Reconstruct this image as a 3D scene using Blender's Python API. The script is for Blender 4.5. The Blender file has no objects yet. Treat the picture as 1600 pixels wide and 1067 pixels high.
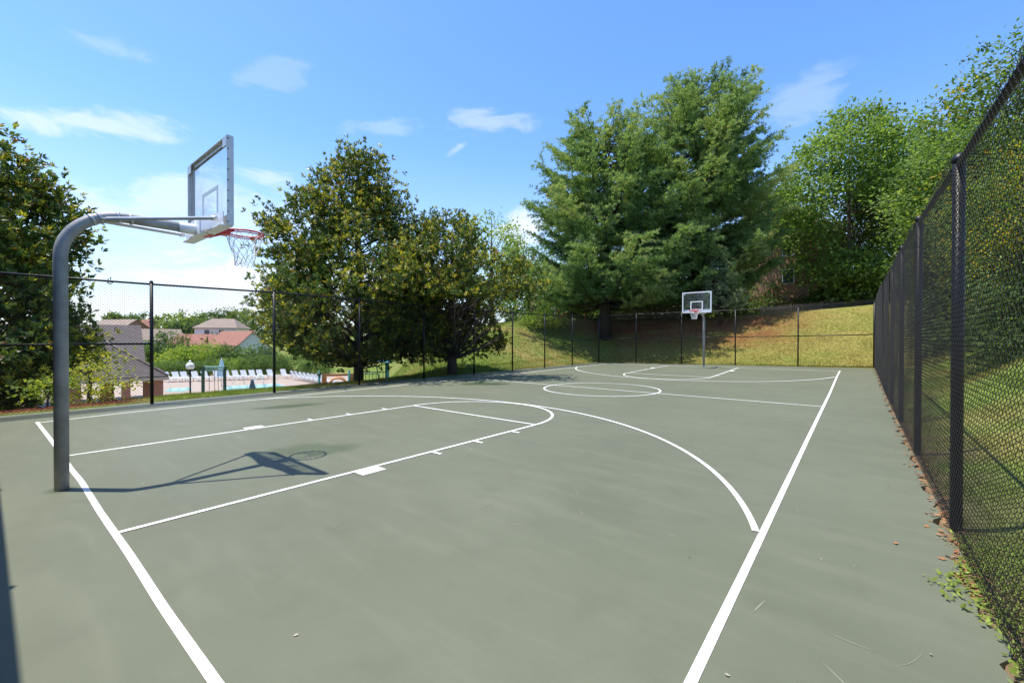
import bpy, math, random
import numpy as np
from mathutils import Matrix, Vector

rng = np.random.default_rng(7)
random.seed(7)
SC = bpy.context.scene
COL = SC.collection
R = math.radians

# ------------------------------------------------------------------ camera (solved from the court markings)
F, PITCH, ROLL, YAW = 669.392, R(-0.40509), R(0.08277), R(38.97309)
CAM = np.array([6.54287, -0.68666, 1.62312])
c_, s_ = math.cos(YAW), math.sin(YAW)
FW = np.array([-s_, c_, 0.]); RT = np.array([c_, s_, 0.]); UP = np.array([0, 0, 1.])
fw2 = FW*math.cos(PITCH)+UP*math.sin(PITCH); up2 = -FW*math.sin(PITCH)+UP*math.cos(PITCH)
r2 = RT*math.cos(ROLL)+up2*math.sin(ROLL); u2 = -RT*math.sin(ROLL)+up2*math.cos(ROLL)

def dirn(u, v):
    d = (u-800)/F*r2-(v-533.5)/F*u2+fw2
    return d/(d@FW)
def at(u, v, depth):            # a point of the place, given where the survey photo shows it and its distance
    return CAM+dirn(u, v)*depth
def atz(u, depth, z):           # same bearing and distance, at height z
    P = at(u, 528, depth); return np.array([P[0], P[1], z])

def ss(t):
    t = np.clip(t, 0, 1); return t*t*(3-2*t)

# ------------------------------------------------------------------ object helpers
def tag(o, label=None, cat=None, group=None, kind=None):
    if label: o['label'] = label
    if cat: o['category'] = cat
    if group: o['group'] = group
    if kind: o['kind'] = kind
    return o
def link(o, parent=None):
    COL.objects.link(o)
    if parent is not None: o.parent = parent
    return o
def empty(name, loc=(0, 0, 0), rz=0, label=None, cat=None, group=None):
    o = bpy.data.objects.new(name, None); link(o)
    o.empty_display_size = 0.3
    o.location = loc; o.rotation_euler = (0, 0, rz)
    return tag(o, label, cat, group)
def copy_tree(o, parent=None):
    kids = list(o.children)
    c = o.copy(); COL.objects.link(c)
    if parent is not None: c.parent = parent
    for k in kids: copy_tree(k, c)
    return c

class MB:
    def __init__(s): s.v = []; s.f = []; s.n = 0; s.mi = []; s.sm = []; s.cm = 0; s.cs = False
    def add(s, verts, faces):
        b = s.n
        s.v.extend([tuple(map(float, p)) for p in verts]); s.n += len(verts)
        for f in faces: s.f.append(tuple(b+i for i in f)); s.mi.append(s.cm); s.sm.append(s.cs)
        return s
    def box(s, c, size, rz=0, M=None):
        hx, hy, hz = size[0]/2, size[1]/2, size[2]/2
        vs = [(x, y, z) for z in (-hz, hz) for y in (-hy, hy) for x in (-hx, hx)]
        cr, sr = math.cos(rz), math.sin(rz)
        out = []
        for x, y, z in vs:
            if M is not None:
                q = M @ Vector((x, y, z)); out.append((q.x+c[0], q.y+c[1], q.z+c[2]))
            else: out.append((c[0]+x*cr-y*sr, c[1]+x*sr+y*cr, c[2]+z))
        return s.add(out, [(0, 2, 3, 1), (4, 5, 7, 6), (0, 1, 5, 4), (2, 6, 7, 3), (0, 4, 6, 2), (1, 3, 7, 5)])
    def tube(s, pts, r, n=8, caps=True, smooth=True):
        pts = [np.array(p, float) for p in pts]
        rr = [r]*len(pts) if np.isscalar(r) else list(r)
        T = []
        for i in range(len(pts)):
            d = pts[min(i+1, len(pts)-1)]-pts[max(i-1, 0)]; T.append(d/(np.linalg.norm(d)+1e-12))
        a = np.array([0, 0, 1.]) if abs(T[0][2]) < .9 else np.array([1., 0, 0])
        e1 = np.cross(T[0], a); e1 /= np.linalg.norm(e1)
        vs = []
        for i, p in enumerate(pts):
            e1 = e1-T[i]*(e1@T[i]); e1 /= np.linalg.norm(e1)+1e-12
            e2 = np.cross(T[i], e1)
            for k in range(n):
                th = 2*math.pi*k/n
                vs.append(p+rr[i]*(math.cos(th)*e1+math.sin(th)*e2))
        fs = []
        for i in range(len(pts)-1):
            for k in range(n):
                k2 = (k+1) % n
                fs.append((i*n+k, i*n+k2, (i+1)*n+k2, (i+1)*n+k))
        old = s.cs; s.cs = smooth; s.add(vs, fs); s.cs = False
        if caps:
            b = s.n-len(vs)
            s.f.append(tuple(b+k for k in reversed(range(n)))); s.mi.append(s.cm); s.sm.append(False)
            e = b+(len(pts)-1)*n
            s.f.append(tuple(e+k for k in range(n))); s.mi.append(s.cm); s.sm.append(False)
        s.cs = old
        return s
    def ring(s, c, R_, r, n=40, m=8, axis='z'):
        vs, fs = [], []
        for i in range(n):
            a = 2*math.pi*i/n
            for j in range(m):
                b = 2*math.pi*j/m
                vs.append((c[0]+(R_+r*math.cos(b))*math.cos(a), c[1]+(R_+r*math.cos(b))*math.sin(a), c[2]+r*math.sin(b)))
                fs.append((i*m+j, ((i+1) % n)*m+j, ((i+1) % n)*m+(j+1) % m, i*m+(j+1) % m))
        s.cs = True; s.add(vs, fs); s.cs = False
        return s
    def ball(s, c, r, n=14, m=8):
        vs, fs = [], []
        for j in range(m+1):
            ph = math.pi*j/m
            for i in range(n):
                a = 2*math.pi*i/n
                vs.append((c[0]+r*math.sin(ph)*math.cos(a), c[1]+r*math.sin(ph)*math.sin(a), c[2]+r*math.cos(ph)))
        for j in range(m):
            for i in range(n):
                fs.append((j*n+i, (j+1)*n+i, (j+1)*n+(i+1) % n, j*n+(i+1) % n))
        s.cs = True; s.add(vs, fs); s.cs = False
        return s
    def build(s, name, mat, parent=None, loc=None):
        me = bpy.data.meshes.new(name); me.from_pydata(s.v, [], s.f)
        for m in (mat if isinstance(mat, (list, tuple)) else [mat]): me.materials.append(m)
        me.polygons.foreach_set('material_index', s.mi); me.polygons.foreach_set('use_smooth', s.sm)
        me.update()
        o = bpy.data.objects.new(name, me); link(o, parent)
        if loc is not None: o.location = loc
        return o

def np_mesh(name, V, Fc, mat, parent=None, tint=None, smooth=False):
    """V (n,3), Fc (m,k) faces of equal size; tint (n,3) stored as a colour attribute"""
    me = bpy.data.meshes.new(name)
    n, m, k = len(V), len(Fc), Fc.shape[1]
    me.vertices.add(n); me.vertices.foreach_set('co', np.ascontiguousarray(V, dtype=np.float32).ravel())
    me.loops.add(m*k); me.loops.foreach_set('vertex_index', np.ascontiguousarray(Fc, dtype=np.int32).ravel())
    me.polygons.add(m); me.polygons.foreach_set('loop_start', np.arange(0, m*k, k, dtype=np.int32))
    try: me.polygons.foreach_set('loop_total', np.full(m, k, dtype=np.int32))
    except Exception: pass
    if tint is not None:
        a = me.attributes.new('tint', 'FLOAT_COLOR', 'POINT')
        a.data.foreach_set('color', np.concatenate([tint, np.ones((n, 1))], 1).astype(np.float32).ravel())
    me.materials.append(mat)
    me.update(calc_edges=True)
    me.polygons.foreach_set('use_smooth', np.full(m, smooth))
    o = bpy.data.objects.new(name, me); link(o, parent)
    return o

# ------------------------------------------------------------------ materials
def new_mat(name):
    m = bpy.data.materials.new(name); m.use_nodes = True
    nt = m.node_tree; b = nt.nodes['Principled BSDF']
    return m, nt, b
def mat(name, col, rough=.6, metal=0., spec=.5, var=.12, scale=6., bump=0., bscale=60., col2=None):
    m, nt, b = new_mat(name)
    b.inputs['Roughness'].default_value = rough; b.inputs['Metallic'].default_value = metal
    b.inputs['Specular IOR Level'].default_value = spec
    tc = nt.nodes.new('ShaderNodeTexCoord')
    no = nt.nodes.new('ShaderNodeTexNoise'); no.inputs['Scale'].default_value = scale; no.inputs['Detail'].default_value = 6
    nt.links.new(tc.outputs['Object'], no.inputs['Vector'])
    mx = nt.nodes.new('ShaderNodeMix'); mx.data_type = 'RGBA'
    a = [max(0, c*(1-var)) for c in col]; d = [min(1, c*(1+var)) for c in (col2 or col)]
    mx.inputs['A'].default_value = (*a, 1); mx.inputs['B'].default_value = (*d, 1)
    mr = nt.nodes.new('ShaderNodeMapRange'); mr.inputs['From Min'].default_value = .3; mr.inputs['From Max'].default_value = .7
    nt.links.new(no.outputs['Fac'], mr.inputs['Value']); nt.links.new(mr.outputs['Result'], mx.inputs['Factor'])
    nt.links.new(mx.outputs['Result'], b.inputs['Base Color'])
    if bump:
        n2 = nt.nodes.new('ShaderNodeTexNoise'); n2.inputs['Scale'].default_value = bscale; n2.inputs['Detail'].default_value = 8
        nt.links.new(tc.outputs['Object'], n2.inputs['Vector'])
        bp = nt.nodes.new('ShaderNodeBump'); bp.inputs['Strength'].default_value = bump; bp.inputs['Distance'].default_value = .02
        nt.links.new(n2.outputs['Fac'], bp.inputs['Height']); nt.links.new(bp.outputs['Normal'], b.inputs['Normal'])
    return m
def leaf_mat(name, rough=.5, spec=.35, trans=.35):
    m, nt, b = new_mat(name)
    at_ = nt.nodes.new('ShaderNodeAttribute'); at_.attribute_name = 'tint'
    b.inputs['Roughness'].default_value = rough; b.inputs['Specular IOR Level'].default_value = spec
    nt.links.new(at_.outputs['Color'], b.inputs['Base Color'])
    tr = nt.nodes.new('ShaderNodeBsdfTranslucent')
    hs = nt.nodes.new('ShaderNodeMix'); hs.data_type = 'RGBA'; hs.blend_type = 'MULTIPLY'; hs.inputs['Factor'].default_value = 1
    hs.inputs['B'].default_value = (1.25, 1.2, .55, 1)
    nt.links.new(at_.outputs['Color'], hs.inputs['A']); nt.links.new(hs.outputs['Result'], tr.inputs['Color'])
    mx = nt.nodes.new('ShaderNodeMixShader'); mx.inputs[0].default_value = trans
    nt.links.new(b.outputs[0], mx.inputs[1]); nt.links.new(tr.outputs[0], mx.inputs[2])
    nt.links.new(mx.outputs[0], nt.nodes['Material Output'].inputs['Surface'])
    return m
def brick_mat(name, c1, c2, mortar, scale=1., bw=.22, rh=.075, ms=.012, rough=.85):
    m, nt, b = new_mat(name)
    tc = nt.nodes.new('ShaderNodeTexCoord')
    geo = nt.nodes.new('ShaderNodeNewGeometry')
    sx = nt.nodes.new('ShaderNodeSeparateXYZ'); nt.links.new(tc.outputs['Object'], sx.inputs[0])
    ad = nt.nodes.new('ShaderNodeMath'); ad.operation = 'ADD'
    nt.links.new(sx.outputs['X'], ad.inputs[0]); nt.links.new(sx.outputs['Y'], ad.inputs[1])
    cb = nt.nodes.new('ShaderNodeCombineXYZ'); nt.links.new(ad.outputs[0], cb.inputs['X']); nt.links.new(sx.outputs['Z'], cb.inputs['Y'])
    br = nt.nodes.new('ShaderNodeTexBrick'); br.inputs['Scale'].default_value = scale
    br.inputs['Color1'].default_value = (*c1, 1); br.inputs['Color2'].default_value = (*c2, 1); br.inputs['Mortar'].default_value = (*mortar, 1)
    br.inputs['Mortar Size'].default_value = ms; br.inputs['Brick Width'].default_value = bw; br.inputs['Row Height'].default_value = rh
    nt.links.new(cb.outputs[0], br.inputs['Vector']); nt.links.new(br.outputs['Color'], b.inputs['Base Color'])
    b.inputs['Roughness'].default_value = rough
    return m

M = {}
M['line'] = mat('white_court_paint', (.66, .66, .63), .65, var=.08, scale=14, col2=(.82, .82, .80))
M['post'] = mat('black_coated_steel', (.006, .0065, .0075), .45, var=.2, spec=.35)
M['wire'] = mat('black_vinyl_wire', (.006, .006, .007), .5, var=.1, spec=.2)
M['galv'] = mat('galvanised_steel', (.25, .25, .25), .5, metal=.0, var=.2, scale=4, bump=.05, col2=(.31, .31, .31))
M['alu'] = mat('brushed_aluminium', (.50, .50, .50), .42, metal=.55, var=.1)
M['rod'] = mat('silver_rod_steel', (.6, .58, .56), .4, metal=.5, var=.12)
M['red'] = mat('red_rim_paint', (.62, .03, .025), .4, var=.15)
M['net'] = mat('white_net_cord', (.85, .84, .82), .8, var=.05)
M['whitep'] = mat('white_metal_paint', (.82, .82, .82), .4, var=.04)
M['greysq'] = mat('grey_square_paint', (.42, .47, .5), .5, var=.05)
M['bolt'] = mat('dark_bolt_steel', (.1, .1, .11), .4, metal=.6)
M['bark'] = mat('grey_brown_bark', (.085, .065, .05), .9, var=.35, scale=9, bump=.6, bscale=18)
M['barkd'] = mat('dark_pine_bark', (.045, .034, .028), .95, var=.35, scale=6, bump=.6, bscale=14)
M['magl'] = leaf_mat('glossy_magnolia_leaf', .42, .4, .4)
M['leaf'] = leaf_mat('broad_tree_leaf', .55, .3, .5)
M['needle'] = leaf_mat('pine_needle', .6, .25, .5)
M['grass'] = leaf_mat('grass_blade', .6, .25, .4)
M['litter'] = leaf_mat('dry_fallen_leaf', .8, .15, .2)
M['shingle'] = brick_mat('brown_roof_shingle', (.10, .082, .08), (.135, .11, .105), (.07, .058, .056), 1., .33, .14, .01, .9)
M['shingle_red'] = brick_mat('reddish_roof_shingle', (.30, .13, .09), (.36, .17, .12), (.2, .09, .07), 1., .4, .25, .012, .9)
M['shingle_tan'] = brick_mat('tan_roof_shingle', (.26, .20, .16), (.31, .24, .19), (.18, .14, .11), 1., .4, .25, .012, .9)
M['brick'] = brick_mat('red_brick', (.36, .115, .07), (.42, .15, .09), (.33, .26, .2))
M['brickp'] = brick_mat('pink_brick', (.40, .17, .13), (.46, .21, .16), (.42, .32, .27))
M['fascia'] = mat('cream_fascia_board', (.55, .47, .38), .7)
M['siding'] = mat('white_siding', (.72, .72, .72), .7, var=.04)
M['windowg'] = mat('dark_window_glass', (.03, .035, .045), .1, spec=.7)
M['teal'] = mat('teal_painted_steel', (.02, .16, .16), .45)
M['green'] = mat('green_painted_steel', (.012, .07, .05), .45)
M['tealroof'] = mat('teal_plastic_roof', (.02, .20, .24), .4)
M['orange'] = mat('faded_orange_plastic', (.50, .22, .08), .5)
M['conc'] = mat('concrete', (.42, .40, .37), .85, bump=.1)
M['deck'] = brick_mat('pink_pool_paving', (.44, .34, .26), (.48, .38, .30), (.38, .30, .24), 1., .6, .3, .01)
M['slat'] = mat('white_lounger_plastic', (.80, .80, .82), .5, var=.04)
M['globe'] = mat('white_lamp_globe', (.85, .85, .83), .25)
M['wood'] = mat('weathered_grey_wood', (.16, .13, .10), .85, var=.3, scale=5)
M['woodred'] = mat('red_stained_wood', (.20, .07, .045), .8)
M['silver_car'] = mat('silver_car_paint', (.55, .56, .58), .25, metal=.4, var=.03)
M['rubber'] = mat('black_rubber', (.012, .012, .012), .8)
M['canvas'] = mat('pale_blue_canvas', (.62, .72, .78), .8)
M['canvasd'] = mat('slate_blue_canvas', (.10, .16, .22), .8)

def glass_mat():
    m, nt, b = new_mat('clear_acrylic'); nt.nodes.remove(b)
    t = nt.nodes.new('ShaderNodeBsdfTransparent'); t.inputs['Color'].default_value = (.965, .975, .98, 1)
    g = nt.nodes.new('ShaderNodeBsdfGlossy'); g.inputs['Roughness'].default_value = .03
    fr = nt.nodes.new('ShaderNodeFresnel'); fr.inputs['IOR'].default_value = 1.45
    ge = nt.nodes.new('ShaderNodeNewGeometry'); fm = nt.nodes.new('ShaderNodeMath'); fm.operation = 'MULTIPLY'; fi = nt.nodes.new('ShaderNodeMath'); fi.operation = 'SUBTRACT'; fi.inputs[0].default_value = 1.; nt.links.new(ge.outputs['Backfacing'], fi.inputs[1]); nt.links.new(fr.outputs[0], fm.inputs[0]); nt.links.new(fi.outputs[0], fm.inputs[1])
    mx = nt.nodes.new('ShaderNodeMixShader'); nt.links.new(fm.outputs[0], mx.inputs[0])
    nt.links.new(t.outputs[0], mx.inputs[1]); nt.links.new(g.outputs[0], mx.inputs[2])
    # a thin film of dust that scatters a little light
    d = nt.nodes.new('ShaderNodeBsdfTranslucent'); d.inputs['Color'].default_value = (.8, .83, .85, 1)
    tc = nt.nodes.new('ShaderNodeTexCoord'); no = nt.nodes.new('ShaderNodeTexNoise'); no.inputs['Scale'].default_value = 3.5; no.inputs['Detail'].default_value = 5
    nt.links.new(tc.outputs['Object'], no.inputs['Vector'])
    mr = nt.nodes.new('ShaderNodeMapRange'); mr.inputs['From Min'].default_value = .42; mr.inputs['From Max'].default_value = .7
    mr.inputs['To Min'].default_value = .03; mr.inputs['To Max'].default_value = .12
    nt.links.new(no.outputs['Fac'], mr.inputs['Value'])
    m2 = nt.nodes.new('ShaderNodeMixShader'); nt.links.new(mr.outputs[0], m2.inputs[0])
    nt.links.new(mx.outputs[0], m2.inputs[1]); nt.links.new(d.outputs[0], m2.inputs[2])
    nt.links.new(m2.outputs[0], nt.nodes['Material Output'].inputs['Surface'])
    return m
M['glass'] = glass_mat()
def water_mat():
    m, nt, b = new_mat('pool_water')
    b.inputs['Base Color'].default_value = (.34, .70, .74, 1); b.inputs['Roughness'].default_value = .06
    tc = nt.nodes.new('ShaderNodeTexCoord'); no = nt.nodes.new('ShaderNodeTexNoise'); no.inputs['Scale'].default_value = 1.3; no.inputs['Detail'].default_value = 3
    nt.links.new(tc.outputs['Object'], no.inputs['Vector'])
    bp = nt.nodes.new('ShaderNodeBump'); bp.inputs['Strength'].default_value = .15; nt.links.new(no.outputs['Fac'], bp.inputs['Height'])
    nt.links.new(bp.outputs['Normal'], b.inputs['Normal'])
    return m
M['water'] = water_mat()

# ------------------------------------------------------------------ court ground (slight drainage rise at the far right)
def zc(x, y):
    return .2*ss((np.asarray(y, float)-14)/10.)*np.clip((np.asarray(x, float)+7)/14., 0, 1.2)
NB = 12
Q = np.array([0.092,-0.121,0.07,-0.079,-0.046,-0.179,0.049,-0.098,0.184,-0.08,0.07,0.118,-0.071,0.117,0.006,0.,-0.182,0.143,-0.007,-0.042,-0.721,-0.037,0.344,-0.011])
CL, XL, XR, R3, HY, FT, HW = 23.8717, -5.7761, 5.9307, 6.135, 1.6051, 5.8626, 1.83
def warp(X, Y):                 # the painted court is a little out of square
    X = np.asarray(X, float); Y = np.asarray(Y, float)
    a = X/7.; b = (Y-12)/12.
    B = [np.ones_like(a), a, b, a*a, a*b, b*b, a**3, a*a*b, a*b*b, b**3, a*a*b*b, a*b**3]
    return X+sum(q*t for q, t in zip(Q[:NB], B)), Y+sum(q*t for q, t in zip(Q[NB:], B))

def court_material():
    m, nt, b = new_mat('green_grey_court_coating')
    L, N = nt.links, nt.nodes
    tc = N.new('ShaderNodeTexCoord')
    def noise(scale, detail=6, vec=None, rough=.55):
        n = N.new('ShaderNodeTexNoise'); n.inputs['Scale'].default_value = scale; n.inputs['Detail'].default_value = detail; n.inputs['Roughness'].default_value = rough
        L.new(vec or tc.outputs['Object'], n.inputs['Vector']); return n.outputs['Fac']
    def mp(v, a, b_, c, d):
        r = N.new('ShaderNodeMapRange'); r.inputs['From Min'].default_value = a; r.inputs['From Max'].default_value = b_
        r.inputs['To Min'].default_value = c; r.inputs['To Max'].default_value = d; L.new(v, r.inputs['Value']); return r.outputs['Result']
    def mix(f, A, B, bt='MIX'):
        x = N.new('ShaderNodeMix'); x.data_type = 'RGBA'; x.blend_type = bt
        if isinstance(f, float): x.inputs['Factor'].default_value = f
        else: L.new(f, x.inputs['Factor'])
        for k, v in (('A', A), ('B', B)):
            if isinstance(v, tuple): x.inputs[k].default_value = (*v, 1)
            else: L.new(v, x.inputs[k])
        return x.outputs['Result']
    base = mix(mp(noise(.3, 6, None, .62), .34, .66, 0, 1), (.100, .110, .071), (.122, .132, .087))
    mapn = N.new('ShaderNodeMapping'); mapn.inputs['Scale'].default_value = (.5, 3., 1); mapn.inputs['Rotation'].default_value = (0, 0, .35)
    L.new(tc.outputs['Object'], mapn.inputs['Vector'])
    base = mix(mp(noise(1.6, 7, mapn.outputs['Vector']), .5, .72, 0, .3), base, (.158, .166, .115))
    base = mix(mp(noise(2.7, 8), .52, .75, 0, .4), base, (.084, .092, .058))
    base = mix(mp(noise(140, 3), .66, .74, 0, .4), base, (.25, .255, .20))
    base = mix(mp(noise(90, 2), .70, .78, 0, .5), base, (.07, .075, .055))
    # damp mossy stains with shapes of their own
    sep = N.new('ShaderNodeSeparateXYZ'); L.new(tc.outputs['Object'], sep.inputs[0])
    nz = noise(1.1, 4)
    for (cx, cy, rx, ry, rot, amt) in [(-4.0, 3.9, .95, .32, 1.35, .7), (-3.9, 10.6, .95, .55, .5, .85), (-3.28, 13.85, .45, .3, .6, .6), (.35, 2.35, .62, .42, .9, .45), (-5.6, 12.2, .5, .25, .6, .4), (-.08, -.18, .17, .15, .3, .55), (2.6, 6.8, .5, .2, .4, .12), (4.4, 3.2, .35, .6, .9, .10), (-2.2, 8.0, .8, .3, .2, .14)]:
        mn = N.new('ShaderNodeMapping'); mn.vector_type = 'TEXTURE'; mn.inputs['Location'].default_value = (cx, cy, 0)
        mn.inputs['Rotation'].default_value = (0, 0, rot); mn.inputs['Scale'].default_value = (rx, ry, 50)
        L.new(tc.outputs['Object'], mn.inputs['Vector'])
        ln = N.new('ShaderNodeVectorMath'); ln.operation = 'LENGTH'; L.new(mn.outputs[0], ln.inputs[0])
        ad = N.new('ShaderNodeMath'); ad.operation = 'ADD'; L.new(ln.outputs['Value'], ad.inputs[0]); L.new(mp(nz, .3, .7, -.35, .35), ad.inputs[1])
        base = mix(mp(ad.outputs[0], .6, 1.1, min(1, amt*1.15), 0), base, (.026, .048, .013))
    L.new(base, b.inputs['Base Color'])
    b.inputs['Roughness'].default_value = .66; b.inputs['Specular IOR Level'].default_value = .45
    bp = N.new('ShaderNodeBump'); bp.inputs['Strength'].default_value = .25; bp.inputs['Distance'].default_value = .004
    L.new(noise(220, 4), bp.inputs['Height']); L.new(bp.outputs['Normal'], b.inputs['Normal'])
    return m
M['court'] = court_material()

XF, XRF, YF, YN = -6.97, 7.14, 26.1, -1.16      # fence lines: left, right, far, near
ys = np.concatenate([np.linspace(-3.4, 26.32, 298)])
xs = np.concatenate([[-7.28], np.linspace(-7.1, 6.9, 36), [7.13]])
XX, YY = np.meshgrid(xs, ys)
XX = XX.copy()
XX[:, -1] += .035*np.sin(ys*5.1)+.03*np.sin(ys*11.7+1)+rng.normal(0, .018, len(ys))
XX[:, 0] += .03*np.sin(ys*2.1)
ZZ = zc(XX, YY)
nx, ny = len(xs), len(ys)
V = np.stack([XX, YY, ZZ], -1).reshape(-1, 3)
I = np.arange(nx*ny).reshape(ny, nx)
Fc = np.stack([I[:-1, :-1], I[:-1, 1:], I[1:, 1:], I[1:, :-1]], -1).reshape(-1, 4)
# slab sides
loop = np.concatenate([I[0, :], I[1:, -1], I[-1, -2::-1], I[-2:0:-1, 0]])
B = V[loop].copy(); B[:, 2] -= .16
nb = len(V); V = np.concatenate([V, B]); k = np.arange(len(loop)); k2 = (k+1) % len(loop)
Fs = np.stack([loop[k], nb+k, nb+k2, loop[k2]], -1)
court = np_mesh('court', V, np.concatenate([Fc, Fs]), M['court']); tag(court, 'green grey coated basketball court with white lines', kind='structure')

LZ = [.003]
def strip(name, pts, width, closed=False, warped=True, z=None):
    pts = np.array(pts, float)
    if warped: x, y = warp(pts[:, 0], pts[:, 1]); P = np.stack([x, y], 1)
    else: P = pts
    n = len(P)
    T = np.roll(P, -1, 0)-np.roll(P, 1, 0) if closed else np.gradient(P, axis=0)
    T /= np.linalg.norm(T, axis=1)[:, None]; Nn = np.stack([-T[:, 1], T[:, 0]], 1)
    a, b = P+Nn*width/2, P-Nn*width/2
    zz = LZ[0] if z is None else z; LZ[0] += .0003
    Vv = np.concatenate([np.column_stack([a, zc(a[:, 0], a[:, 1])+zz]), np.column_stack([b, zc(b[:, 0], b[:, 1])+zz])])
    i = np.arange(n if closed else n-1); j = (i+1) % n
    o = np_mesh(name, Vv, np.stack([i+n, j+n, j, i], -1), M['line'], court)
    return o
def seg(x0, y0, x1, y1):
    n = max(3, int(math.hypot(x1-x0, y1-y0)/.15)); t = np.linspace(0, 1, n)
    return np.stack([x0+(x1-x0)*t, y0+(y1-y0)*t], 1)
def arc(cx, cy, r, a0, a1, n=90):
    t = np.linspace(R(a0), R(a1), n); return np.stack([cx+r*np.cos(t), cy+r*np.sin(t)], 1)
def ground_px(u, v):
    P = at(u, v, 1.); d = P-CAM; return (CAM-d*(CAM[2]/d[2]))[:2]
def smooth(P, n=80):
    P = np.array(P); t = np.concatenate([[0], np.cumsum(np.linalg.norm(np.diff(P, axis=0), axis=1))]); s = np.linspace(0, t[-1], n)
    Qv = np.stack([np.interp(s, t, P[:, 0]), np.interp(s, t, P[:, 1])], 1)
    for _ in range(4): Qv[1:-1] = (Qv[:-2]+2*Qv[1:-1]+Qv[2:])/4
    return Qv
bl = smooth([ground_px(*q) for q in [(58, 659.5), (86, 695.6), (111, 732.7), (127, 751.9), (156.6, 800), (203.2, 867), (256, 950), (337.5, 1067)]]+[(5.98, .02)], 160)
strip('baseline', bl, .05, warped=False)
strip('baseline', seg(XL, CL, XR+.05, CL), .06)
x_, y_ = warp(np.full(60, XL), np.linspace(0, CL, 60)); P_ = np.stack([x_, y_], 1); P0_ = ground_px(60, 660.5); P_ = np.concatenate([[P0_], P_[P_[:, 1] > P0_[1]+1.2]]); strip('sideline', smooth(P_, 160), .05, warped=False)
strip('sideline', seg(XR, -.05, XR, CL+.05), .052)
strip('centre_line', seg(XL, CL/2, XR, CL/2), .05)
strip('centre_circle', arc(0, CL/2, 1.83, 0, 360, 120)[:-1], .05, True)
for sgn, y0 in ((1, 0), (-1, CL)):
    for sx in (-1, 1):
        strip('lane_line', seg(sx*HW, y0+sgn*(-.28 if (sgn > 0 and sx < 0) else -.04*(sgn > 0)), sx*HW, y0+sgn*FT), .052)
        strip('lane_block', seg(sx*(HW+.115), y0+sgn*2.13, sx*(HW+.115), y0+sgn*2.45), .2)
        for dy in (3.35, 4.2, 5.12): strip('lane_tick', seg(sx*(HW+.02), y0+sgn*dy, sx*(HW+.2), y0+sgn*dy), .05)
    strip('free_throw_line', seg(-HW, y0+sgn*FT, HW, y0+sgn*FT), .05)
    strip('free_throw_arc', arc(0, y0+sgn*FT, HW, 0, sgn*180), .055)
    a_ = math.degrees(math.acos(min(1, (XR-.02)/R3))); b_ = math.degrees(math.acos(min(1, -(XL+.02)/R3)))
    strip('three_point_line', arc(0, y0+sgn*HY, R3, sgn*(a_+.95), sgn*(180-b_), 140), .055)
# pale scuffs rubbed into the coating
sv, sf = [], []
M['scuff'] = mat('pale_rubbed_coating', (.205, .212, .16), .8, var=.1, scale=30)
for k in range(190):
    x, y = rng.uniform(-5.5, 6.9), rng.uniform(.2, 15)**1.0
    a = rng.uniform(0, 6.28); ln = rng.uniform(.05, .38); cu = rng.normal(0, .8); w = rng.uniform(.0012, .0045)
    n = 7; pts = []
    for i in range(n):
        pts.append((x, y)); x += math.cos(a)*ln/n; y += math.sin(a)*ln/n; a += cu/n
    pts = np.array(pts); T = np.gradient(pts, axis=0); T /= np.linalg.norm(T, axis=1)[:, None]
    ww = w*np.sin(np.linspace(.25, 2.9, n))[:, None]; Nn = np.stack([-T[:, 1], T[:, 0]], 1)
    a1, b1 = pts+Nn*ww, pts-Nn*ww; b0 = len(sv)
    for p in np.concatenate([a1, b1]): sv.append((p[0], p[1], float(zc(p[0], p[1]))+.002))
    for i in range(n-1): sf.append((b0+i+n, b0+i+1+n, b0+i+1, b0+i))
sc_ = np_mesh('scuff_marks', np.array(sv), np.array(sf), M['scuff'], court); tag(sc_, kind='stuff')

# ------------------------------------------------------------------ terrain
def ground(x, y):
    x = np.asarray(x, float); y = np.asarray(y, float)
    dx = np.maximum(np.maximum(-7.35-x, x-7.12), 0); dy = np.maximum(np.maximum(-3.4-y, y-26.4), 0)
    d = np.hypot(dx, dy)
    m = (x+8)*.592+(y-9.3)*.86
    Hleft = 3.3*ss(m/13.)
    far = 3.3+.55*np.clip((x+2)/9., 0, 1.3)
    Hr = 2.0+(far-2.0)*ss((y-8)/18.)
    H = np.where(x < -2, np.minimum(Hleft, 3.3), Hr)
    t = ss((x+9)/7.); H = Hleft*(1-t)+Hr*t
    w = 9-4*ss((x-5)/3.)*ss((20-y)/6.)
    hill = H*ss((d-.15)/w)
    left = ss((-x-6)/3.)
    rr = np.hypot(x-CAM[0], y-CAM[1])
    pool = -3.05*ss((d-.9)/8.)*ss((4-m)/6.)*left
    rise = 6.2*ss((rr-62)/130.)*ss((6-m)/14.)*left
    und = .06*np.sin(x*.7+1)*np.sin(y*.55)*ss(d/3.)*(1-ss((rr-70)/40)*.0)
    return hill+pool+rise+und-.02-.12*(d <= 0)
def axis_coords(lo, hi, dlo, dhi, step, far):
    a = list(np.arange(dlo, dhi+1e-6, step))
    s = step; x = dhi
    while x < far: s *= 1.13; x += s; a.append(x)
    s = step; x = dlo
    while x > -far: s *= 1.13; x -= s; a.insert(0, x)
    return np.array(sorted(a+lo+hi))
gx = axis_coords([-7.36, -7.34, -7.27], [7.06, 7.09, 7.13], -28, 20, .5, 2500)
gy = axis_coords([-3.41], [26.25, 26.38, 26.41], -6, 46, .5, 2500)
GX, GY = np.meshgrid(gx, gy)
GZ = ground(GX, GY)
inside = (GX > -7.3) & (GX < 7.1) & (GY > -3.45) & (GY < 26.3)
GZ = np.where(inside, -.14, GZ)
edge = (GY >= 26.3) & (GY < 27.5) & (GX > -7.4) & (GX < 7.6)
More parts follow.
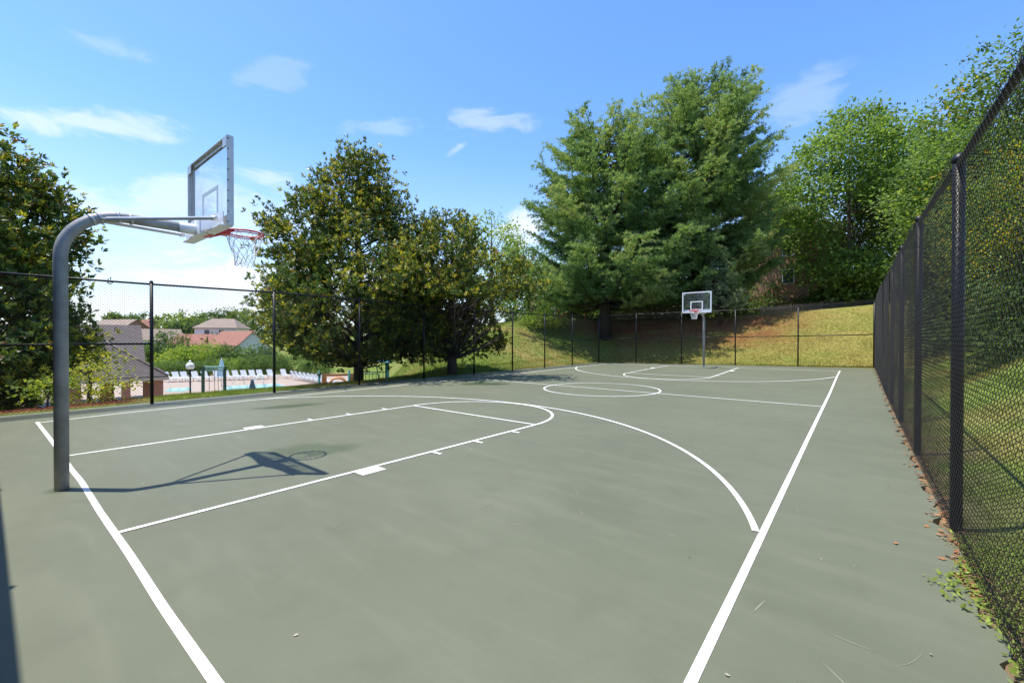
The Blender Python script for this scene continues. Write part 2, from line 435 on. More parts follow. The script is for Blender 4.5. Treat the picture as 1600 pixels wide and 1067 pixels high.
GZ = np.where((GY >= 26.3) & (GX > -9) & (GX < 9), GZ+zc(GX, GY)*np.clip(1-(GY-26.3)/6, 0, 1), GZ)
GZ = np.where((GX >= 7.1) & (GX < 9.5), GZ+zc(GX, GY)*np.clip(1-(GX-7.1)/2.4, 0, 1)*(GY < 26.3), GZ)
gnx, gny = len(gx), len(gy)
I = np.arange(gnx*gny).reshape(gny, gnx)
Fc = np.stack([I[:-1, :-1], I[:-1, 1:], I[1:, 1:], I[1:, :-1]], -1).reshape(-1, 4)
def lerp(a, b, t): return a*(1-t[..., None])+b*t[..., None]
def vnoise(x, y, s, seed=0):
    r = np.random.default_rng(seed); out = 0
    for k in range(5):
        a = r.uniform(0, 6.28); f = s*(1.0+.55*k); out = out+np.sin((np.cos(a)*x+np.sin(a)*y)*f+r.uniform(0, 6.28))
    return out/5*.5+.5
GREEN = np.array([.155, .215, .04]); DRY = np.array([.31, .245, .09]); STRAW = np.array([.23, .085, .04]); MULCH = np.array([.13, .045, .026]); DEEP = np.array([.08, .12, .03])
def soil_tint(x, y):
    n1 = vnoise(x, y, .5, 1); n2 = vnoise(x, y, 1.7, 2); n3 = vnoise(x, y, .23, 3)
    c = lerp(np.broadcast_to(GREEN, x.shape+(3,)), DRY, ss((n1*.6+n2*.4-.42)/.3)*.6)
    far = ss((y-25)/2.)*ss((x+9)/3.)
    c = lerp(c, DRY*np.array([.95, 1.0, .8]), far*np.clip(.62+.5*(n2-.5)+.3*ss((4-x)/12), 0, .95))
    m = (x+8)*.592+(y-9.3)*.86
    slope_dry = ss((m-5)/5.)*ss((x+16)/5.)*ss((27-y)/2)*(x < -7.3)
    c = lerp(c, DRY*1.15, slope_dry*np.clip(.35+.9*(n2-.4), 0, .9))
    straw = ss((y-29.0)/2.2)*ss((x+14)/3.)*ss((6-x)/5.)*np.clip(.55+1.2*(n2-.35), 0, 1)
    c = lerp(c, STRAW, straw)
    mul = ss((-x-7.45)/.35)*ss((2.2-y+.5*n2)/1.0)*ss((16+x)/4)
    c = lerp(c, MULCH, mul)
    dirt = np.maximum(ss((x-7.0)/.05)*ss((7.32-x)/.1)*.9, ss((x-7.0)/.2)*ss((8.0-x)/.7)*np.clip((n2-.35)*2.2, 0, .8))*(y < 26)
    c = lerp(c, np.array([.20, .13, .085]), dirt)
    return c
def soil_mat():
    m, nt, b = new_mat('grassy_soil')
    at_ = nt.nodes.new('ShaderNodeAttribute'); at_.attribute_name = 'tint'
    tc = nt.nodes.new('ShaderNodeTexCoord')
    n1 = nt.nodes.new('ShaderNodeTexNoise'); n1.inputs['Scale'].default_value = 5; n1.inputs['Detail'].default_value = 9; n1.inputs['Roughness'].default_value = .7
    nt.links.new(tc.outputs['Object'], n1.inputs['Vector'])
    mr = nt.nodes.new('ShaderNodeMapRange'); mr.inputs['From Min'].default_value = .3; mr.inputs['From Max'].default_value = .72; mr.inputs['To Min'].default_value = .5; mr.inputs['To Max'].default_value = 1.35
    nt.links.new(n1.outputs['Fac'], mr.inputs['Value'])
    mx = nt.nodes.new('ShaderNodeMix'); mx.data_type = 'RGBA'; mx.blend_type = 'MULTIPLY'; mx.inputs['Factor'].default_value = 1
    nt.links.new(at_.outputs['Color'], mx.inputs['A']); nt.links.new(mr.outputs['Result'], mx.inputs['B'])
    nt.links.new(mx.outputs['Result'], b.inputs['Base Color']); b.inputs['Roughness'].default_value = .95; b.inputs['Specular IOR Level'].default_value = .1
    bp = nt.nodes.new('ShaderNodeBump'); bp.inputs['Strength'].default_value = .8; bp.inputs['Distance'].default_value = .06
    n2 = nt.nodes.new('ShaderNodeTexNoise'); n2.inputs['Scale'].default_value = 14; n2.inputs['Detail'].default_value = 8
    nt.links.new(tc.outputs['Object'], n2.inputs['Vector']); nt.links.new(n2.outputs['Fac'], bp.inputs['Height']); nt.links.new(bp.outputs['Normal'], b.inputs['Normal'])
    return m
M['soil'] = soil_mat()
ter = np_mesh('ground', np.stack([GX, GY, GZ], -1).reshape(-1, 3), Fc, M['soil'], tint=soil_tint(GX, GY).reshape(-1, 3), smooth=True)
tag(ter, 'grassy ground around the court rising to a bank and falling to the pool', kind='structure')

# ------------------------------------------------------------------ leaves
def unit(v): return v/(np.linalg.norm(v, axis=-1, keepdims=True)+1e-9)
def leaf_quads(P, D, S, Ln, Wd, droop=.12):
    """one folded four-cornered leaf per row"""
    mid = P+D*(Ln*.48)[:, None]
    nrm = unit(np.cross(D, S))
    tip = P+D*Ln[:, None]-nrm*(Ln*droop)[:, None]
    a = mid+S*(Wd*.5)[:, None]+nrm*(Wd*.16)[:, None]; b = mid-S*(Wd*.5)[:, None]+nrm*(Wd*.16)[:, None]
    n = len(P); V = np.stack([P, a, tip, b], 1).reshape(-1, 3)
    return V, np.arange(4*n).reshape(n, 4)
def perp(D, rg):
    return unit(np.cross(D, rg.normal(size=D.shape)))

class Crown:
    def __init__(s): s.V = []; s.F = []; s.T = []; s.n = 0
    def add(s, V, Fc, tint, gain=1.75):
        tint = np.clip(tint*gain, 0, .42); s.V.append(V); s.F.append(Fc+s.n); s.T.append(np.repeat(tint, 4, 0)); s.n += len(V)
    def build(s, name, mat_, parent):
        return np_mesh(name, np.concatenate(s.V), np.concatenate(s.F), mat_, parent, np.concatenate(s.T))

def envelope(prof, rg, rough=.25):
    zs = np.array([p[0] for p in prof]); rs = np.array([p[1] for p in prof])
    ph = rg.uniform(0, 6.28, 6)
    def Rf(z, th):
        base = np.interp(z, zs, rs)
        H = zs[-1]-zs[0]
        n = np.sin(2*th+ph[0]+4*z/H)+np.sin(3*th+ph[1]-7*z/H)+np.sin(5*th+ph[2]+13*z/H)*.8+np.sin(9*th+ph[3]-19*z/H)*.6
        return base*(1+rough*n/2.2)
    return Rf, zs, rs

def sample_clumps(prof, n, rg, rough=.25, inner=.45, holes=.0):
    Rf, zs, rs = envelope(prof, rg, rough)
    zz = np.linspace(zs[0], zs[-1], 200); w = np.interp(zz, zs, rs)**1.4+.02; cdf = np.cumsum(w)/w.sum()
    z = np.interp(rg.random(n), cdf, zz); th = rg.uniform(0, 6.283, n)
    f = inner+(1-inner)*np.sqrt(rg.random(n))
    r = Rf(z, th)*f
    C = np.stack([r*np.cos(th), r*np.sin(th), z], 1)
    if holes:
        k = rg.normal(size=(3, 3))*1.1/np.max(rs)*2.2
        q = np.sin(C@k[0]+1)+np.sin(C@k[1]+2)+np.sin(C@k[2])
        keep = q > np.quantile(q, holes)
        C = C[keep]; f = f[keep]; th = th[keep]
    return C, f, th

def limb_tubes(mb, C, prof, rg, n, r0, bend=.3, trunk_h=None):
    idx = rg.choice(len(C), min(n, len(C)), replace=False)
    for i in idx:
        c = C[i]; rad = math.hypot(c[0], c[1])
        z0 = max(prof[0][0]*.6+.2, c[2]-rad*rg.uniform(.5, 1.0))
        if trunk_h: z0 = min(z0, trunk_h)
        a = np.array([0, 0, z0]); m_ = a*.5+c*.5+np.array([0, 0, -bend*.3*rad])+rg.normal(0, .12*rad, 3)*.5
        t = np.linspace(0, 1, 5)[:, None]; P = (1-t)**2*a+2*t*(1-t)*m_+t*t*c
        rr = r0*(.25+.75*rad/(rad+2.))*np.linspace(1, .2, 5)
        mb.tube(P, rr, 5, caps=False)

def magnolia(loc, prof, n, seed, label, trunk_r=.17, per=15, clip=None, leafL=.19, group=None, rough=.25, gold=.40):
    rg = np.random.default_rng(seed)
    root = empty('magnolia_tree', loc, 0, label, 'tree', group)
    C, f, th = sample_clumps(prof, n, rg, rough, .38, .12)
    cl = Crown()
    nc = len(C)
    ci = np.repeat(np.arange(nc), per)
    P = C[ci]+rg.normal(size=(nc*per, 3))*np.array([.30, .30, .22])
    # rosettes at twig ends
    out = unit(np.stack([P[:, 0], P[:, 1], np.zeros(len(P))], 1))
    A = unit(out*.75+np.array([0, 0, .75])+rg.normal(size=P.shape)*.45)
    if clip is not None:
        ok = clip(P+np.array(loc)); P, A, ci = P[ok], A[ok], ci[ok]
    nl = 8
    pi = np.repeat(np.arange(len(P)), nl)
    E1 = perp(A, rg); E2 = np.cross(A, E1)
    ph = rg.uniform(0, 6.283, len(pi)); al = rg.uniform(.55, 1.45, len(pi))
    D = unit(A[pi]*np.cos(al)[:, None]+np.sin(al)[:, None]*(np.cos(ph)[:, None]*E1[pi]+np.sin(ph)[:, None]*E2[pi]))
    S = unit(np.cross(D, A[pi])+rg.normal(size=D.shape)*.25)
    Ln = leafL*rg.uniform(.7, 1.2, len(pi)); Wd = Ln*rg.uniform(.38, .5, len(pi))
    V, Fq = leaf_quads(P[pi]+A[pi]*rg.uniform(-.08, .05, len(pi))[:, None], D, S, Ln, Wd, .15)
    g1 = np.array([.026, .048, .012]); g2 = np.array([.085, .125, .022]); au = np.array([.29, .235, .022]); br = np.array([.14, .07, .022])
    t = rg.random(len(pi)); gc = np.clip(rg.normal(gold, .22, nc)[ci], 0, 1)[pi]; ros = rg.random(len(P))[pi]
    tint = lerp(np.broadcast_to(g1, (len(pi), 3)), g2, t*.8)
    isg = (ros < gc*.85) & (al < 1.25)
    tint = np.where(isg[:, None], lerp(np.broadcast_to(au, tint.shape), g2*1.5, t*.7), tint)
    isb = (rg.random(len(pi)) < .05)
    tint = np.where(isb[:, None], br, tint)*rg.uniform(.8, 1.2, (len(pi), 1))
    cl.add(V, Fq, tint); cl.build('crown', M['magl'], root)
    mb = MB(); H = prof[-1][0]
    mb.tube([(0, 0, -.4), (.02, 0, H*.2), (-.05, .04, H*.5), (.03, 0, H*.93)], [trunk_r*1.25, trunk_r, trunk_r*.7, .03], 9)
    limb_tubes(mb, C, prof, rg, int(nc*.35), .055)
    mb.build('trunk', M['bark'], root)
    return root

def broadleaf(name, loc, prof, n, seed, label, cols, per=26, L=.16, spread=.45, trunk_r=.16, inner=.4, holes=.15, rough=.25, group=None, aspect=.6, lim=.2, clip=None, cat='tree', flat=.6, extra=None):
    rg = np.random.default_rng(seed)
    root = empty(name, loc, 0, label, cat, group)
    C, f, th = sample_clumps(prof, n, rg, rough, inner, holes)
    nc = len(C); ci = np.repeat(np.arange(nc), per)
    P = C[ci]+rg.normal(size=(nc*per, 3))*np.array([spread, spread, spread*flat])
    if clip is not None:
        ok = clip(P+np.array(loc)); P, ci = P[ok], ci[ok]
    out = unit(np.stack([P[:, 0], P[:, 1], np.zeros(len(P))], 1))
    D = unit(out*.6+rg.normal(size=P.shape)*.7+np.array([0, 0, -.15]))
    Nn = unit(np.array([0, 0, 1.])+rg.normal(size=P.shape)*.55+out*.35); S = unit(np.cross(D, Nn))
    Ln = L*rg.uniform(.65, 1.25, len(P)); Wd = Ln*aspect*rg.uniform(.85, 1.15, len(P))
    V, Fq = leaf_quads(P, D, S, Ln, Wd)
    cc = np.array(cols); k = rg.integers(0, len(cc), len(P)); kc = rg.integers(0, len(cc), nc)[ci]
    tint = .5*cc[k]+.5*cc[kc]; tint = tint*rg.uniform(.78, 1.22, (len(P), 1))*rg.uniform(.85, 1.15, nc)[ci][:, None]
    if extra is not None:       # a share of clumps that have already turned
        turned = (rg.random(nc) < extra[0])[ci] & (rg.random(len(P)) < .75)
        tint = np.where(turned[:, None], np.array(extra[1])*rg.uniform(.7, 1.2, (len(P), 1)), tint)
    cl = Crown(); cl.add(V, Fq, tint); cl.build('crown', M['leaf'], root)
    if trunk_r:
        mb = MB(); H = prof[-1][0]
        mb.tube([(0, 0, -.5), (.03, .02, H*.25), (-.06, .05, H*.55), (.02, -.03, H*.92)], [trunk_r*1.3, trunk_r, trunk_r*.65, trunk_r*.12], 8)
        limb_tubes(mb, C, prof, rg, int(nc*lim), trunk_r*.32)
        mb.build('trunk', M['bark'], root)
    return root

def pine(name, loc, H, prof, seed, label, nlev=30, trunk_r=.3, base=2.0, cols=None, tuft=.24, dens=1., group=None, droop=.0, lean=(0, 0), nper=8, needle_w=.042, cat='tree', clip=None):
    rg = np.random.default_rng(seed)
    root = empty(name, loc, 0, label, cat, group)
    zs = np.array([p[0] for p in prof]); rs = np.array([p[1] for p in prof])
    mb = MB(); mb.tube([(0, 0, -.6), (lean[0]*.3, lean[1]*.3, H*.3), (lean[0]*.7, lean[1]*.7, H*.7), (lean[0], lean[1], H*.98)], [trunk_r*1.2, trunk_r, trunk_r*.5, .03], 9)
    TP, TA, TB = [], [], []
    for L_ in range(nlev):
        zf = (L_+rg.uniform(-.3, .3))/(nlev-1); z = base+(H*.97-base)*np.clip(zf, 0, 1)
        nb = rg.integers(6, 10); a0 = rg.uniform(0, 6.28)
        for k in range(nb):
            th = a0+6.283*k/nb+rg.normal(0, .25); Lb = float(np.interp(z, zs, rs))*rg.uniform(.62, 1.12)
            if Lb < .25: Lb = .25
            up = rg.uniform(-.02, .22)+.5*max(0, (z/H-.6))-droop
            d = np.array([math.cos(th), math.sin(th), 0])
            nseg = 6; t = np.linspace(0, 1, nseg)
            sway = rg.normal(0, .12)*Lb
            side = np.array([-d[1], d[0], 0])
            p0 = np.array([lean[0]*z/H, lean[1]*z/H, z])
            bp = p0+np.outer(t*Lb, d)+np.outer(t**2*sway, side)+np.outer(up*Lb*t+.16*Lb*(t**2.2)-.12*Lb*np.sin(t*3.14), np.array([0, 0, 1.]))
            mb.tube(bp, np.linspace(.022+.016*Lb, .012, nseg), 4, caps=False)
            ns = int((8+Lb*8.)*dens)
            bt = rg.random()
            for j in range(ns):
                u_ = rg.uniform(.22, 1.02)**.8; u_ = min(u_, 1.); pb = np.array([np.interp(u_, t, bp[:, q]) for q in range(3)])
                sl = Lb*rg.uniform(.08, .36)*(1.2-u_*.75)+.15
                sgn = rg.choice([-1, 1]); an = rg.uniform(.35, 1.1)
                sd = d*math.cos(an)+side*sgn*math.sin(an)+np.array([0, 0, rg.uniform(-.05, .3)])
                for q in range(max(1, int(sl/.17))):
                    TP.append(pb+sd*sl*(q+1)/max(1, int(sl/.17))+rg.normal(0, .05, 3)); TA.append(sd*.7+np.array([0, 0, .65])); TB.append(bt)
    TP = np.array(TP); TA = unit(np.array(TA)); TB = np.array(TB)
    if clip is not None:
        ok = clip(TP+np.array(loc)); TP, TA, TB = TP[ok], TA[ok], TB[ok]
    pi = np.repeat(np.arange(len(TP)), nper)
    E1 = perp(TA, rg); E2 = np.cross(TA, E1)
    ph = rg.uniform(0, 6.283, len(pi)); al = rg.uniform(.15, 1.35, len(pi))
    D = unit(TA[pi]*np.cos(al)[:, None]+np.sin(al)[:, None]*(np.cos(ph)[:, None]*E1[pi]+np.sin(ph)[:, None]*E2[pi]))
    Ln = tuft*rg.uniform(.7, 1.2, len(pi)); Wd = needle_w*rg.uniform(.8, 1.3, len(pi))
    V, Fq = leaf_quads(TP[pi], D, perp(D, rg), Ln, Wd, .08)
    cc = np.array(cols); w = np.clip(rg.normal(TB[pi], .25), 0, 1)
    tint = lerp(np.broadcast_to(cc[0], (len(pi), 3)), cc[1], w)*rg.uniform(.75, 1.25, (len(TP), 1))[pi]
    cl = Crown(); cl.add(V, Fq, tint); cl.build('crown', M['needle'], root)
    mb.build('trunk', M['barkd'], root)
    return root

def g3(x, y, dz=0.): return (float(x), float(y), float(ground(x, y))+dz)
def gpos(u, depth): P = atz(u, depth, 0); return g3(P[0], P[1])
clipL = lambda P: (P[:, 0] < -7.12) | (P[:, 2] > 3.25)

# --- magnolias beyond the left fence
magnolia(gpos(-48, 12.0), [(.5, .4), (1.1, .9), (2.0, 1.8), (2.8, 2.9), (3.4, 3.0), (4.2, 2.2), (5.2, 2.0), (6.2, 2.1), (7.3, 1.9), (8.2, 1.3), (9.0, .8), (9.5, .2)], 560, 11,
         'dark magnolia tree behind the tall bent pole, cut off by the left edge', .2, 19, clipL, .165, rough=.3, gold=.36)
magnolia(gpos(560, 19.0), [(1.45, 1.9), (2.0, 3.7), (2.9, 4.3), (4.6, 3.8), (6.2, 2.9), (7.6, 2.15), (9.0, 1.35), (10.2, .65), (11.0, .2)], 800, 12,
         'tallest magnolia with golden leaves behind the pool end of the fence', .19, 19, clipL, .165, rough=.38, gold=.40)
magnolia(gpos(706, 19.6), [(.9, 1.6), (1.4, 2.7), (2.2, 3.3), (3.4, 3.6), (4.5, 3.2), (5.5, 2.5), (6.4, 1.7), (7.1, .6)], 620, 13,
         'lower rounded magnolia with a bare dark trunk right of the tallest magnolia', .2, 20, clipL, .16, rough=.3, gold=.40)
# --- white pines on the bank
PC = [(.048, .094, .040), (.195, .280, .115)]
pine('pine_tree', gpos(946, 34.5), 16.4, [(1.6, 4.), (3., 6.8), (5, 7.2), (7, 6.4), (9, 6.0), (11.5, 5.6), (13.6, 4.9), (15.4, 3.5), (16.4, 1.9)], 21, 'shorter pine with its dark trunk showing at the left of the pair on the bank', 26, .42, 2.6, PC, .27, 1.0)
pine('pine_tree', gpos(1090, 35.5), 19.6, [(1.4, 4.6), (3., 5.9), (6, 5.7), (10, 5.7), (13, 5.5), (15.5, 4.7), (17.5, 3.3), (18.8, 2.2), (19.6, 1.2)], 22, 'tallest pine, standing right behind the far basketball hoop', 34, .45, 1.6, PC, .27, 1.0)
pine('spruce_tree', gpos(1124, 31.0), 5.6, [(.3, 1.3), (1.4, 1.6), (2.8, 1.15), (4.2, .65), (5.6, .12)], 23, 'small pale spruce in front of the tallest pine, above the far backboard', 18, .07, 1.2, [(.12, .17, .10), (.21, .27, .17)], .16, 1.0, nper=9, needle_w=.03)
# --- deciduous trees
GC = [(.075, .13, .028), (.11, .175, .04), (.05, .09, .022), (.15, .215, .055)]
YC = [(.17, .25, .03), (.13, .205, .03), (.21, .28, .045)]
DC = [(.035, .065, .018), (.055, .095, .025), (.08, .12, .03)]
broadleaf('maple_tree', gpos(1326, 39), [(1.5, 2.0), (3.5, 3.8), (7, 5.6), (10.5, 6.9), (13.5, 5.8), (16.4, 3.8), (18.6, .8)], 1350, 31, 'airy light green maple in front of the brick house right of the pines', GC, 34, .32, .6, .17, .3, .14, .26, lim=.08)
broadleaf('shade_tree', gpos(1424, 40), [(2, 3), (5, 5.2), (9, 5.4), (12, 4.6), (14.6, 2.8), (16.2, .6)], 760, 32, 'dark leafy tree between the light maple and the right fence top', DC+GC[:2], 32, .32, .6, .2, .35, .12, .28)
broadleaf('shade_tree', g3(11.3, 29.5), [(1.0, 2.0), (3, 3.3), (5.5, 3.6), (7.2, 3.0), (8.6, 1.9), (9.5, .5)], 760, 33, 'tall green tree rising over the far corner of the right fence', DC+GC, 54, .19, .5, .22, .35, .1, .26, extra=(.04, (.30, .20, .02)))
broadleaf('yellowing_tree', g3(11.0, 22.3), [(.8, 1.3), (2.2, 2.2), (4.0, 2.3), (5.2, 1.8), (6.2, 1.0), (6.9, .3)], 420, 34, 'tree with yellow turning leaves seen through the upper mesh of the right fence', GC+DC[1:], 50, .13, .4, .14, .35, .15, .26, extra=(.30, (.34, .22, .015)))
broadleaf('shade_tree', g3(12.9, 33.0), [(1.0, 2.2), (3, 3.6), (7, 4.0), (10, 3.2), (12.4, 1.6), (13.4, .4)], 560, 35, 'broad green tree behind the yellowing tree at the upper right', DC+GC[:3], 46, .22, .5, .2, .35, .12, .26, extra=(.10, (.30, .20, .02)))
broadleaf('understory_bush', g3(10.4, 19.6), [(0, 1.2), (.9, 1.6), (1.9, 1.3), (2.7, .4)], 150, 36, 'dark bush at the foot of the trees beyond the right fence', DC, 26, .15, .32, 0, .3, .05, .2, cat='bush')
broadleaf('understory_bush', g3(10.2, 27.2), [(0, 1.5), (1.2, 2.2), (2.4, 1.8), (3.4, .5)], 140, 37, 'dark bush behind the far end of the right fence', DC, 26, .15, .32, 0, .3, .05, .2, cat='bush')
broadleaf('oak_tree', gpos(768, 42), [(1, 2.), (3, 3.2), (6, 3.6), (8.5, 2.9), (10.2, 1.6), (11.2, .4)], 300, 38, 'light green tree standing between the lower magnolia and the pines', YC+GC[:2], 26, .27, .5, .2, .35, .2, .28)
broadleaf('oak_tree', gpos(826, 50), [(1, 2.4), (3, 3.6), (6, 4.0), (8, 3.2), (9.6, .8)], 260, 39, 'green tree above the parked car left of the pines', GC+YC[:1], 26, .3, .55, .2, .35, .15, .28)
broadleaf('understory_tree', gpos(892, 40), [(1, 1.2), (2.4, 2.2), (4.2, 2.2), (5.6, .6)], 120, 40, 'thin bare branched small tree beside the left pine trunk', GC, 24, .2, .5, .1, .3, .3, .3)
broadleaf('understory_bush', gpos(1290, 41), [(0, 2.2), (1.0, 2.8), (2.0, 2.2), (2.8, .6)], 170, 41, 'dark bush in front of the picket fence under the maple', DC, 26, .24, .4, 0, .3, .05, .2, cat='bush')
broadleaf('understory_bush', gpos(1385, 38), [(0, 2.2), (1.8, 3.0), (3.8, 2.4), (5.0, .6)], 170, 42, 'tall dark bush where the far fence meets the right fence', DC, 26, .24, .4, 0, .3, .05, .2, cat='bush')
broadleaf('understory_bush', gpos(1010, 42), [(0, 2.6), (1.6, 3.4), (3.4, 2.8), (4.6, .6)], 170, 43, 'dark bush behind the pickets between the two pines', DC, 26, .24, .4, 0, .3, .05, .2, cat='bush')
broadleaf('understory_bush', gpos(1180, 44), [(0, 2.6), (1.6, 3.4), (3.4, 2.8), (4.6, .6)], 170, 44, 'dark bush between the tallest pine and the brick house', DC, 26, .24, .4, 0, .3, .05, .2, cat='bush')
broadleaf('hedge_bush', gpos(845, 35), [(0, 1.6), (.4, 1.9), (.75, 1.5), (1.1, .4)], 120, 45, 'bright low leafy groundcover bush on the slope under the parked car', YC, 22, .2, .28, 0, .2, 0, .2, cat='bush')
broadleaf('hedge_bush', gpos(822, 40), [(0, 2.0), (.6, 2.2), (1.2, 1.8), (1.6, .5)], 110, 46, 'dark clipped hedge directly below the parked car', DC, 22, .2, .28, 0, .2, 0, .2, cat='bush')
for i, (u, dp, rad, h, lab) in enumerate([(905, 47, 3.0, 4.2, 'dark thicket left of the short pine trunk behind the stair'), (965, 46, 3.4, 3.6, 'dark thicket just right of the short pine trunk'), (1040, 46, 3.6, 3.8, 'dark thicket behind the picket fence between the pines'),
                                            (1110, 45, 3.6, 3.6, 'dark thicket behind the far backboard'), (1165, 49, 3.4, 3.8, 'dark thicket at the right foot of the tallest pine'), (1330, 46, 3.8, 4.2, 'dark thicket behind the maple trunk'), (1220, 45, 3.0, 2.6, 'low dark thicket in front of the brick house wall')]):
    broadleaf('thicket_bush', gpos(u, dp), [(0, rad), (h*.4, rad*1.05), (h*.8, rad*.8), (h, rad*.3)], 150, 180+i, lab, DC, 40, .36, .5, 0, .15, 0, .12, 'dark thickets along the bank top', cat='bush', flat=.8)
# bushes around the left magnolia
broadleaf('dogwood_bush', gpos(136, 11.2), [(.0, .5), (.4, .8), (.75, .7), (1.1, .3)], 46, 47, 'yellow green layered bush in front of the pavilion, right of the bent pole', [(.24, .31, .03), (.19, .26, .03), (.27, .32, .05)], 24, .10, .2, .03, .3, .2, .3, flat=.25, cat='bush', clip=clipL)
broadleaf('dogwood_bush', gpos(72, 10.5), [(.25, .4), (.5, .75), (.75, .6), (.95, .3)], 24, 48, 'low light green bush left of the bent pole under the dark magnolia', [(.15, .22, .03), (.11, .16, .025), (.19, .25, .04)], 24, .09, .18, .02, .3, .2, .3, flat=.25, cat='bush', clip=clipL)
broadleaf('dogwood_bush', (*gpos(140, 12.4)[:2], 0.), [(.8, .45), (1.0, .75), (1.15, .6), (1.3, .2)], 22, 49, 'thin sprig of yellow green leaves over the pavilion roof', [(.27, .33, .03), (.21, .28, .03)], 20, .12, .28, .03, .3, .2, .3, flat=.25, clip=clipL)

# ------------------------------------------------------------------ valley on the left: pool, pavilion, houses
ZD = -3.0
def poly_sheet(name, pts, z, m, parent=None, thick=None):
    mb = MB(); n = len(pts)
    if thick:
        mb.add([(p[0], p[1], z) for p in pts]+[(p[0], p[1], z-thick) for p in pts], [tuple(range(n))]+[(i, i+n, (i+1) % n+n, (i+1) % n) for i in range(n)])
    else: mb.add([(p[0], p[1], z) for p in pts], [tuple(range(n))])
    return mb.build(name, m, parent)
def deckpx(u, v, z=ZD):
    d = dirn(u, v); t = (z-CAM[2])/d[2]; return (CAM+d*t)
dk = [atz(40, 22, ZD), atz(330, 22, ZD), atz(560, 27, ZD), atz(560, 56, ZD), atz(400, 55, ZD), atz(230, 53, ZD), atz(40, 50, ZD)]
tag(poly_sheet('pool_deck', [p[:2] for p in dk], ZD, M['deck'], None, .3), kind='structure')
pw = [deckpx(318, 620), deckpx(345, 611), deckpx(358, 603), deckpx(434, 599.5), deckpx(462, 609), deckpx(440, 626)]
tag(poly_sheet('pool_water', [p[:2] for p in pw], ZD+.012, M['water']), kind='structure')
cen = sum(pw)/len(pw)
cop = [cen+(p-cen)*1.06 for p in pw]
tag(poly_sheet('pool_coping', [p[:2] for p in cop], ZD+.006, M['conc']), kind='structure')
bp_ = [deckpx(257, 612), deckpx(266, 606.5), deckpx(296, 605.5), deckpx(302, 608), deckpx(285, 612)]
tag(poly_sheet('wading_pool_water', [p[:2] for p in bp_], ZD+.012, M['water']), kind='structure')

def lounger():
    root = empty('sun_lounger')
    a = MB(); a.box((0, .45, .36), (.6, 1.15, .05))
    for i in range(6): a.box((0, .0+i*.18, .392), (.56, .1, .012))
    a.build('seat', M['slat'], root)
    Mx = Matrix.Rotation(R(62), 3, 'X')
    b = MB(); b.box((0, -.31, .68), (.6, .78, .045), M=Matrix.Rotation(R(-62), 3, 'X')); b.build('backrest', M['slat'], root)
    f = MB()
    for sx in (-.27, .27):
        f.tube([(sx, -.12, 0), (sx, -.1, .35)], .025, 6); f.tube([(sx, .92, 0), (sx, .9, .35)], .025, 6); f.tube([(sx, -.12, .33), (sx, 1., .33)], .025, 6)
    f.build('frame', M['slat'], root)
    return root
proto = lounger(); first = True
spots = []
ends = ['first lounger right of the pavilion column', 'second lounger right of the pavilion column', 'lounger just left of the globe lamp', 'lounger between the globe lamp and the swing frame', 'lounger framed by the left swing post',
        'lounger under the closed pale umbrella', 'lounger just right of the swing frame', 'lounger at the left corner of the big pool', 'lounger left of the pool handrail', 'lounger between the two pool handrails', 'lounger right of the pool handrails', 'lounger beside the black fence post at the pool', 'single lounger at the right end of the back row']
us = [262, 277, 290, 307, 322, 341, 356, 370, 383, 396, 408, 424, 445]
for i, u in enumerate(us):
    P = deckpx(u, 596.5-(u-262)*.031); spots.append((P, math.atan2((CAM-P)[1], (CAM-P)[0])-math.pi/2+.5, 'white '+ends[i], 'loungers in the row behind the pool'))
rowl = ['nearest the lawn', 'second from the lawn', 'third from the lawn', 'fourth of the row', 'fifth of the row', 'sixth of the row', 'next to last before the back row', 'last, at the corner with the back row']
for i in range(8):
    u = 508-i*6.6; P = deckpx(u, 601.5-i*1.15)
    spots.append((P, math.atan2((CAM-P)[1], (CAM-P)[0])-math.pi/2+1.25, 'white lounger in the slanting row, '+rowl[i], 'loungers in the slanting row right of the pool'))
for i, u in enumerate((211, 222)):
    P = deckpx(u, 598); spots.append((P, math.atan2((CAM-P)[1], (CAM-P)[0])-math.pi/2+.5, ['white lounger in the left opening between pavilion columns', 'white lounger seen close beside the middle pavilion column'][i], 'loungers behind the pavilion'))
for i, (P, rz, lab, grp) in enumerate(spots):
    o = proto if i == 0 else copy_tree(proto)
    o.location = (P[0], P[1], ZD+.004); o.rotation_euler = (0, 0, rz); tag(o, lab, 'lounger', grp)

# globe lamp
P = deckpx(297, 624); P = atz(297, 27.5, ZD)
r_ = empty('globe_lamp', (P[0], P[1], ZD), 0, 'white globe lamp on a black post beside the pool deck', 'lamp')
MB().tube([(0, 0, 0), (0, 0, .3), (0, 0, .32), (0, 0, 2.55)], [.09, .09, .055, .045], 10).build('post', M['post'], r_)
g = MB(); g.ball((0, 0, 2.82), .24, 18, 12); g.build('globe', M['globe'], r_)
MB().tube([(0, 0, 2.52), (0, 0, 2.6)], [.08, .15], 10).build('collar', M['post'], r_)
MB().tube([(0, 0, 3.04), (0, 0, 3.12), (0, 0, 3.2)], [.1, .06, .02], 10).build('finial', M['globe'], r_)

